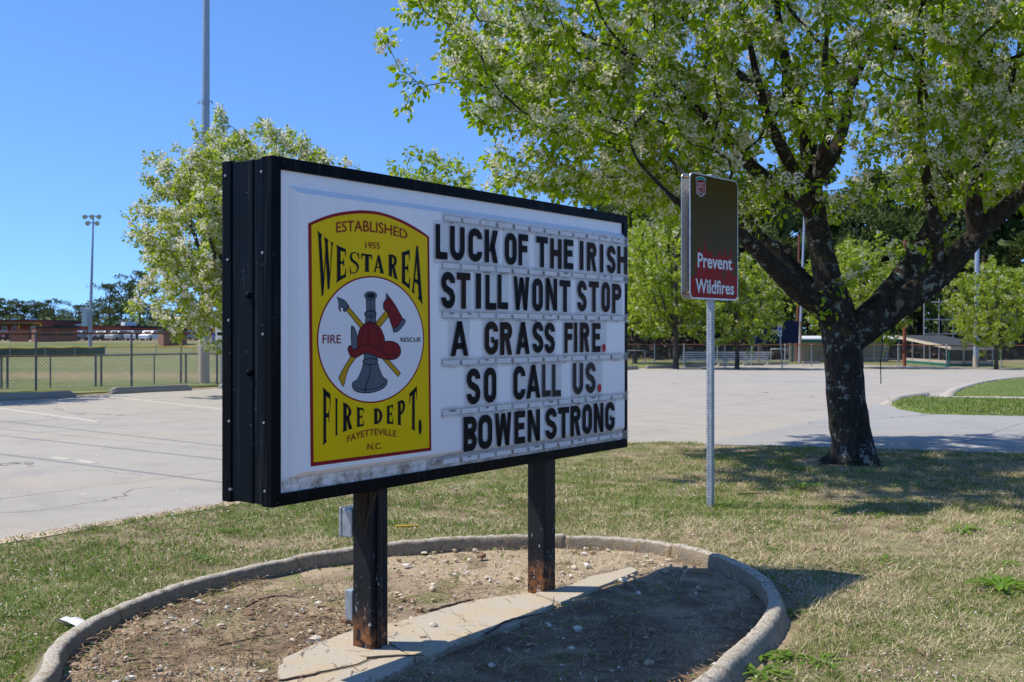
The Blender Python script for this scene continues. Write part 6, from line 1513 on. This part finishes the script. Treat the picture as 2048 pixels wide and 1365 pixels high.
# weeds: rosettes of broad leaves
def weed(px, py, r_, n, lab, tallness=.5):
    q = G(px, py); a = rg.uniform(0, 6.283, n); V, Fq = [], []
    for i in range(n):
        L = r_*rg.uniform(.55, 1.1); w = L*rg.uniform(.06, .11); d = np.array((math.cos(a[i]), math.sin(a[i]), 0)); s = np.array((-d[1], d[0], 0)); t_ = rg.uniform(.15, .6)*tallness; k = len(V)
        for j, f in enumerate(np.linspace(0, 1, 6)):
            c = d*L*f+np.array((0, 0, L*(t_*f*1.6-t_*f*f*1.3)+.012)); ww_ = w*(.35+1.3*f)*(1-f**3)*(1+.45*(-1)**j)
            V += [c-s*ww_+np.array((0, 0, .25*ww_)), c, c+s*ww_+np.array((0, 0, .25*ww_))]
        for j in range(5): b_ = k+j*3; Fq += [(b_, b_+1, b_+4, b_+3), (b_+1, b_+2, b_+5, b_+4)]
    o = mesh_np('weed', V, Fq, M['weed'], attr=np.repeat(rg.uniform(.25, .9, n), 18)); o.location = q; tag(o, lab, 'weed', 'leafy weeds in the turf')
for w_ in ((1925, 1068, .20, 26, 'bushy dark weed in the open turf at the right, below the tree shade', .9), (1823, 1063, .13, 14, 'small weed left of the bushy dark weed'), (2022, 1053, .15, 14, 'weed near the right edge below the tree shade'), (1770, 1127, .16, 12, 'weed just right of the tip of the sign shadow'), (2005, 1182, .24, 30, 'largest leafy weed at the right edge', .8), (2003, 1132, .16, 12, 'flat weed above the largest leafy weed'),
    (1523, 1316, .16, 16, 'rosette weed right of the near kerb, upper left of its group'), (1580, 1322, .14, 14, 'rosette weed in the middle of the group right of the near kerb'), (1645, 1328, .17, 16, 'rosette weed at the right end of the group near the kerb'), (1520, 1352, .18, 18, 'rosette weed at the bottom edge beside the near kerb'), (1590, 1233, .16, 14, 'weed touching the kerb just below the sign shadow'),
    (1606, 979, .22, 16, 'tufted weed below the big pear trunk', 1.2), (1585, 941, .18, 12, 'weed in the shade left of the big pear trunk', 1.0), (450, 1066, .13, 14, 'weed cluster under the lower left corner of the black sign'), (403, 1120, .13, 16, 'flat weed in the turf left of the near post'), (665, 1072, .10, 10, 'grey green weed beside the upper grey box')):
    weed(*w_)
m = MB(); m.bevbox((-.09, -.02, 0), (.09, .02, .018), .004); o = m.build('wood_chip', M['handle']); o.location = G(814, 1060, .02); o.rotation_euler = (0, 0, .2); tag(o, 'yellowish piece of wood on the turf between the posts', 'wood scrap')
V, Fq = [], []
for i in range(5):
    for j in range(4): V.append((i*.05+rnd.uniform(-.008, .008), j*.035+rnd.uniform(-.008, .008), .02+rnd.uniform(0, .035)))
Fq = [(i*4+j, i*4+j+1, (i+1)*4+j+1, (i+1)*4+j) for i in range(4) for j in range(3)]
o = mesh_np('crumpled_paper', V, Fq, plain('litter_white', (.7, .72, .74), .5)); o.location = G(105, 1258, 0); o.rotation_euler = (0, 0, -.3); tag(o, 'crumpled white paper litter left of the kerb', 'litter')
# wires overhead, out of the picture; their shadows cross the lot
t = thing('power_line', 'overhead wires whose thin shadows cross the lot left of the sign', 'power line')
for (a, b) in (((0, 909), (445, 966)), ((0, 872), (445, 920)), ((0, 843), (445, 893))):
    A, B = G(*a), G(*b); d = (B-A).normalized(); z = 7.5; sh_ = SD*(z/SD.z); m = MB(); m.tube([A-d*14+sh_, B+d*3.0+sh_], .016, 6); m.build('wire', M['black2'], t)
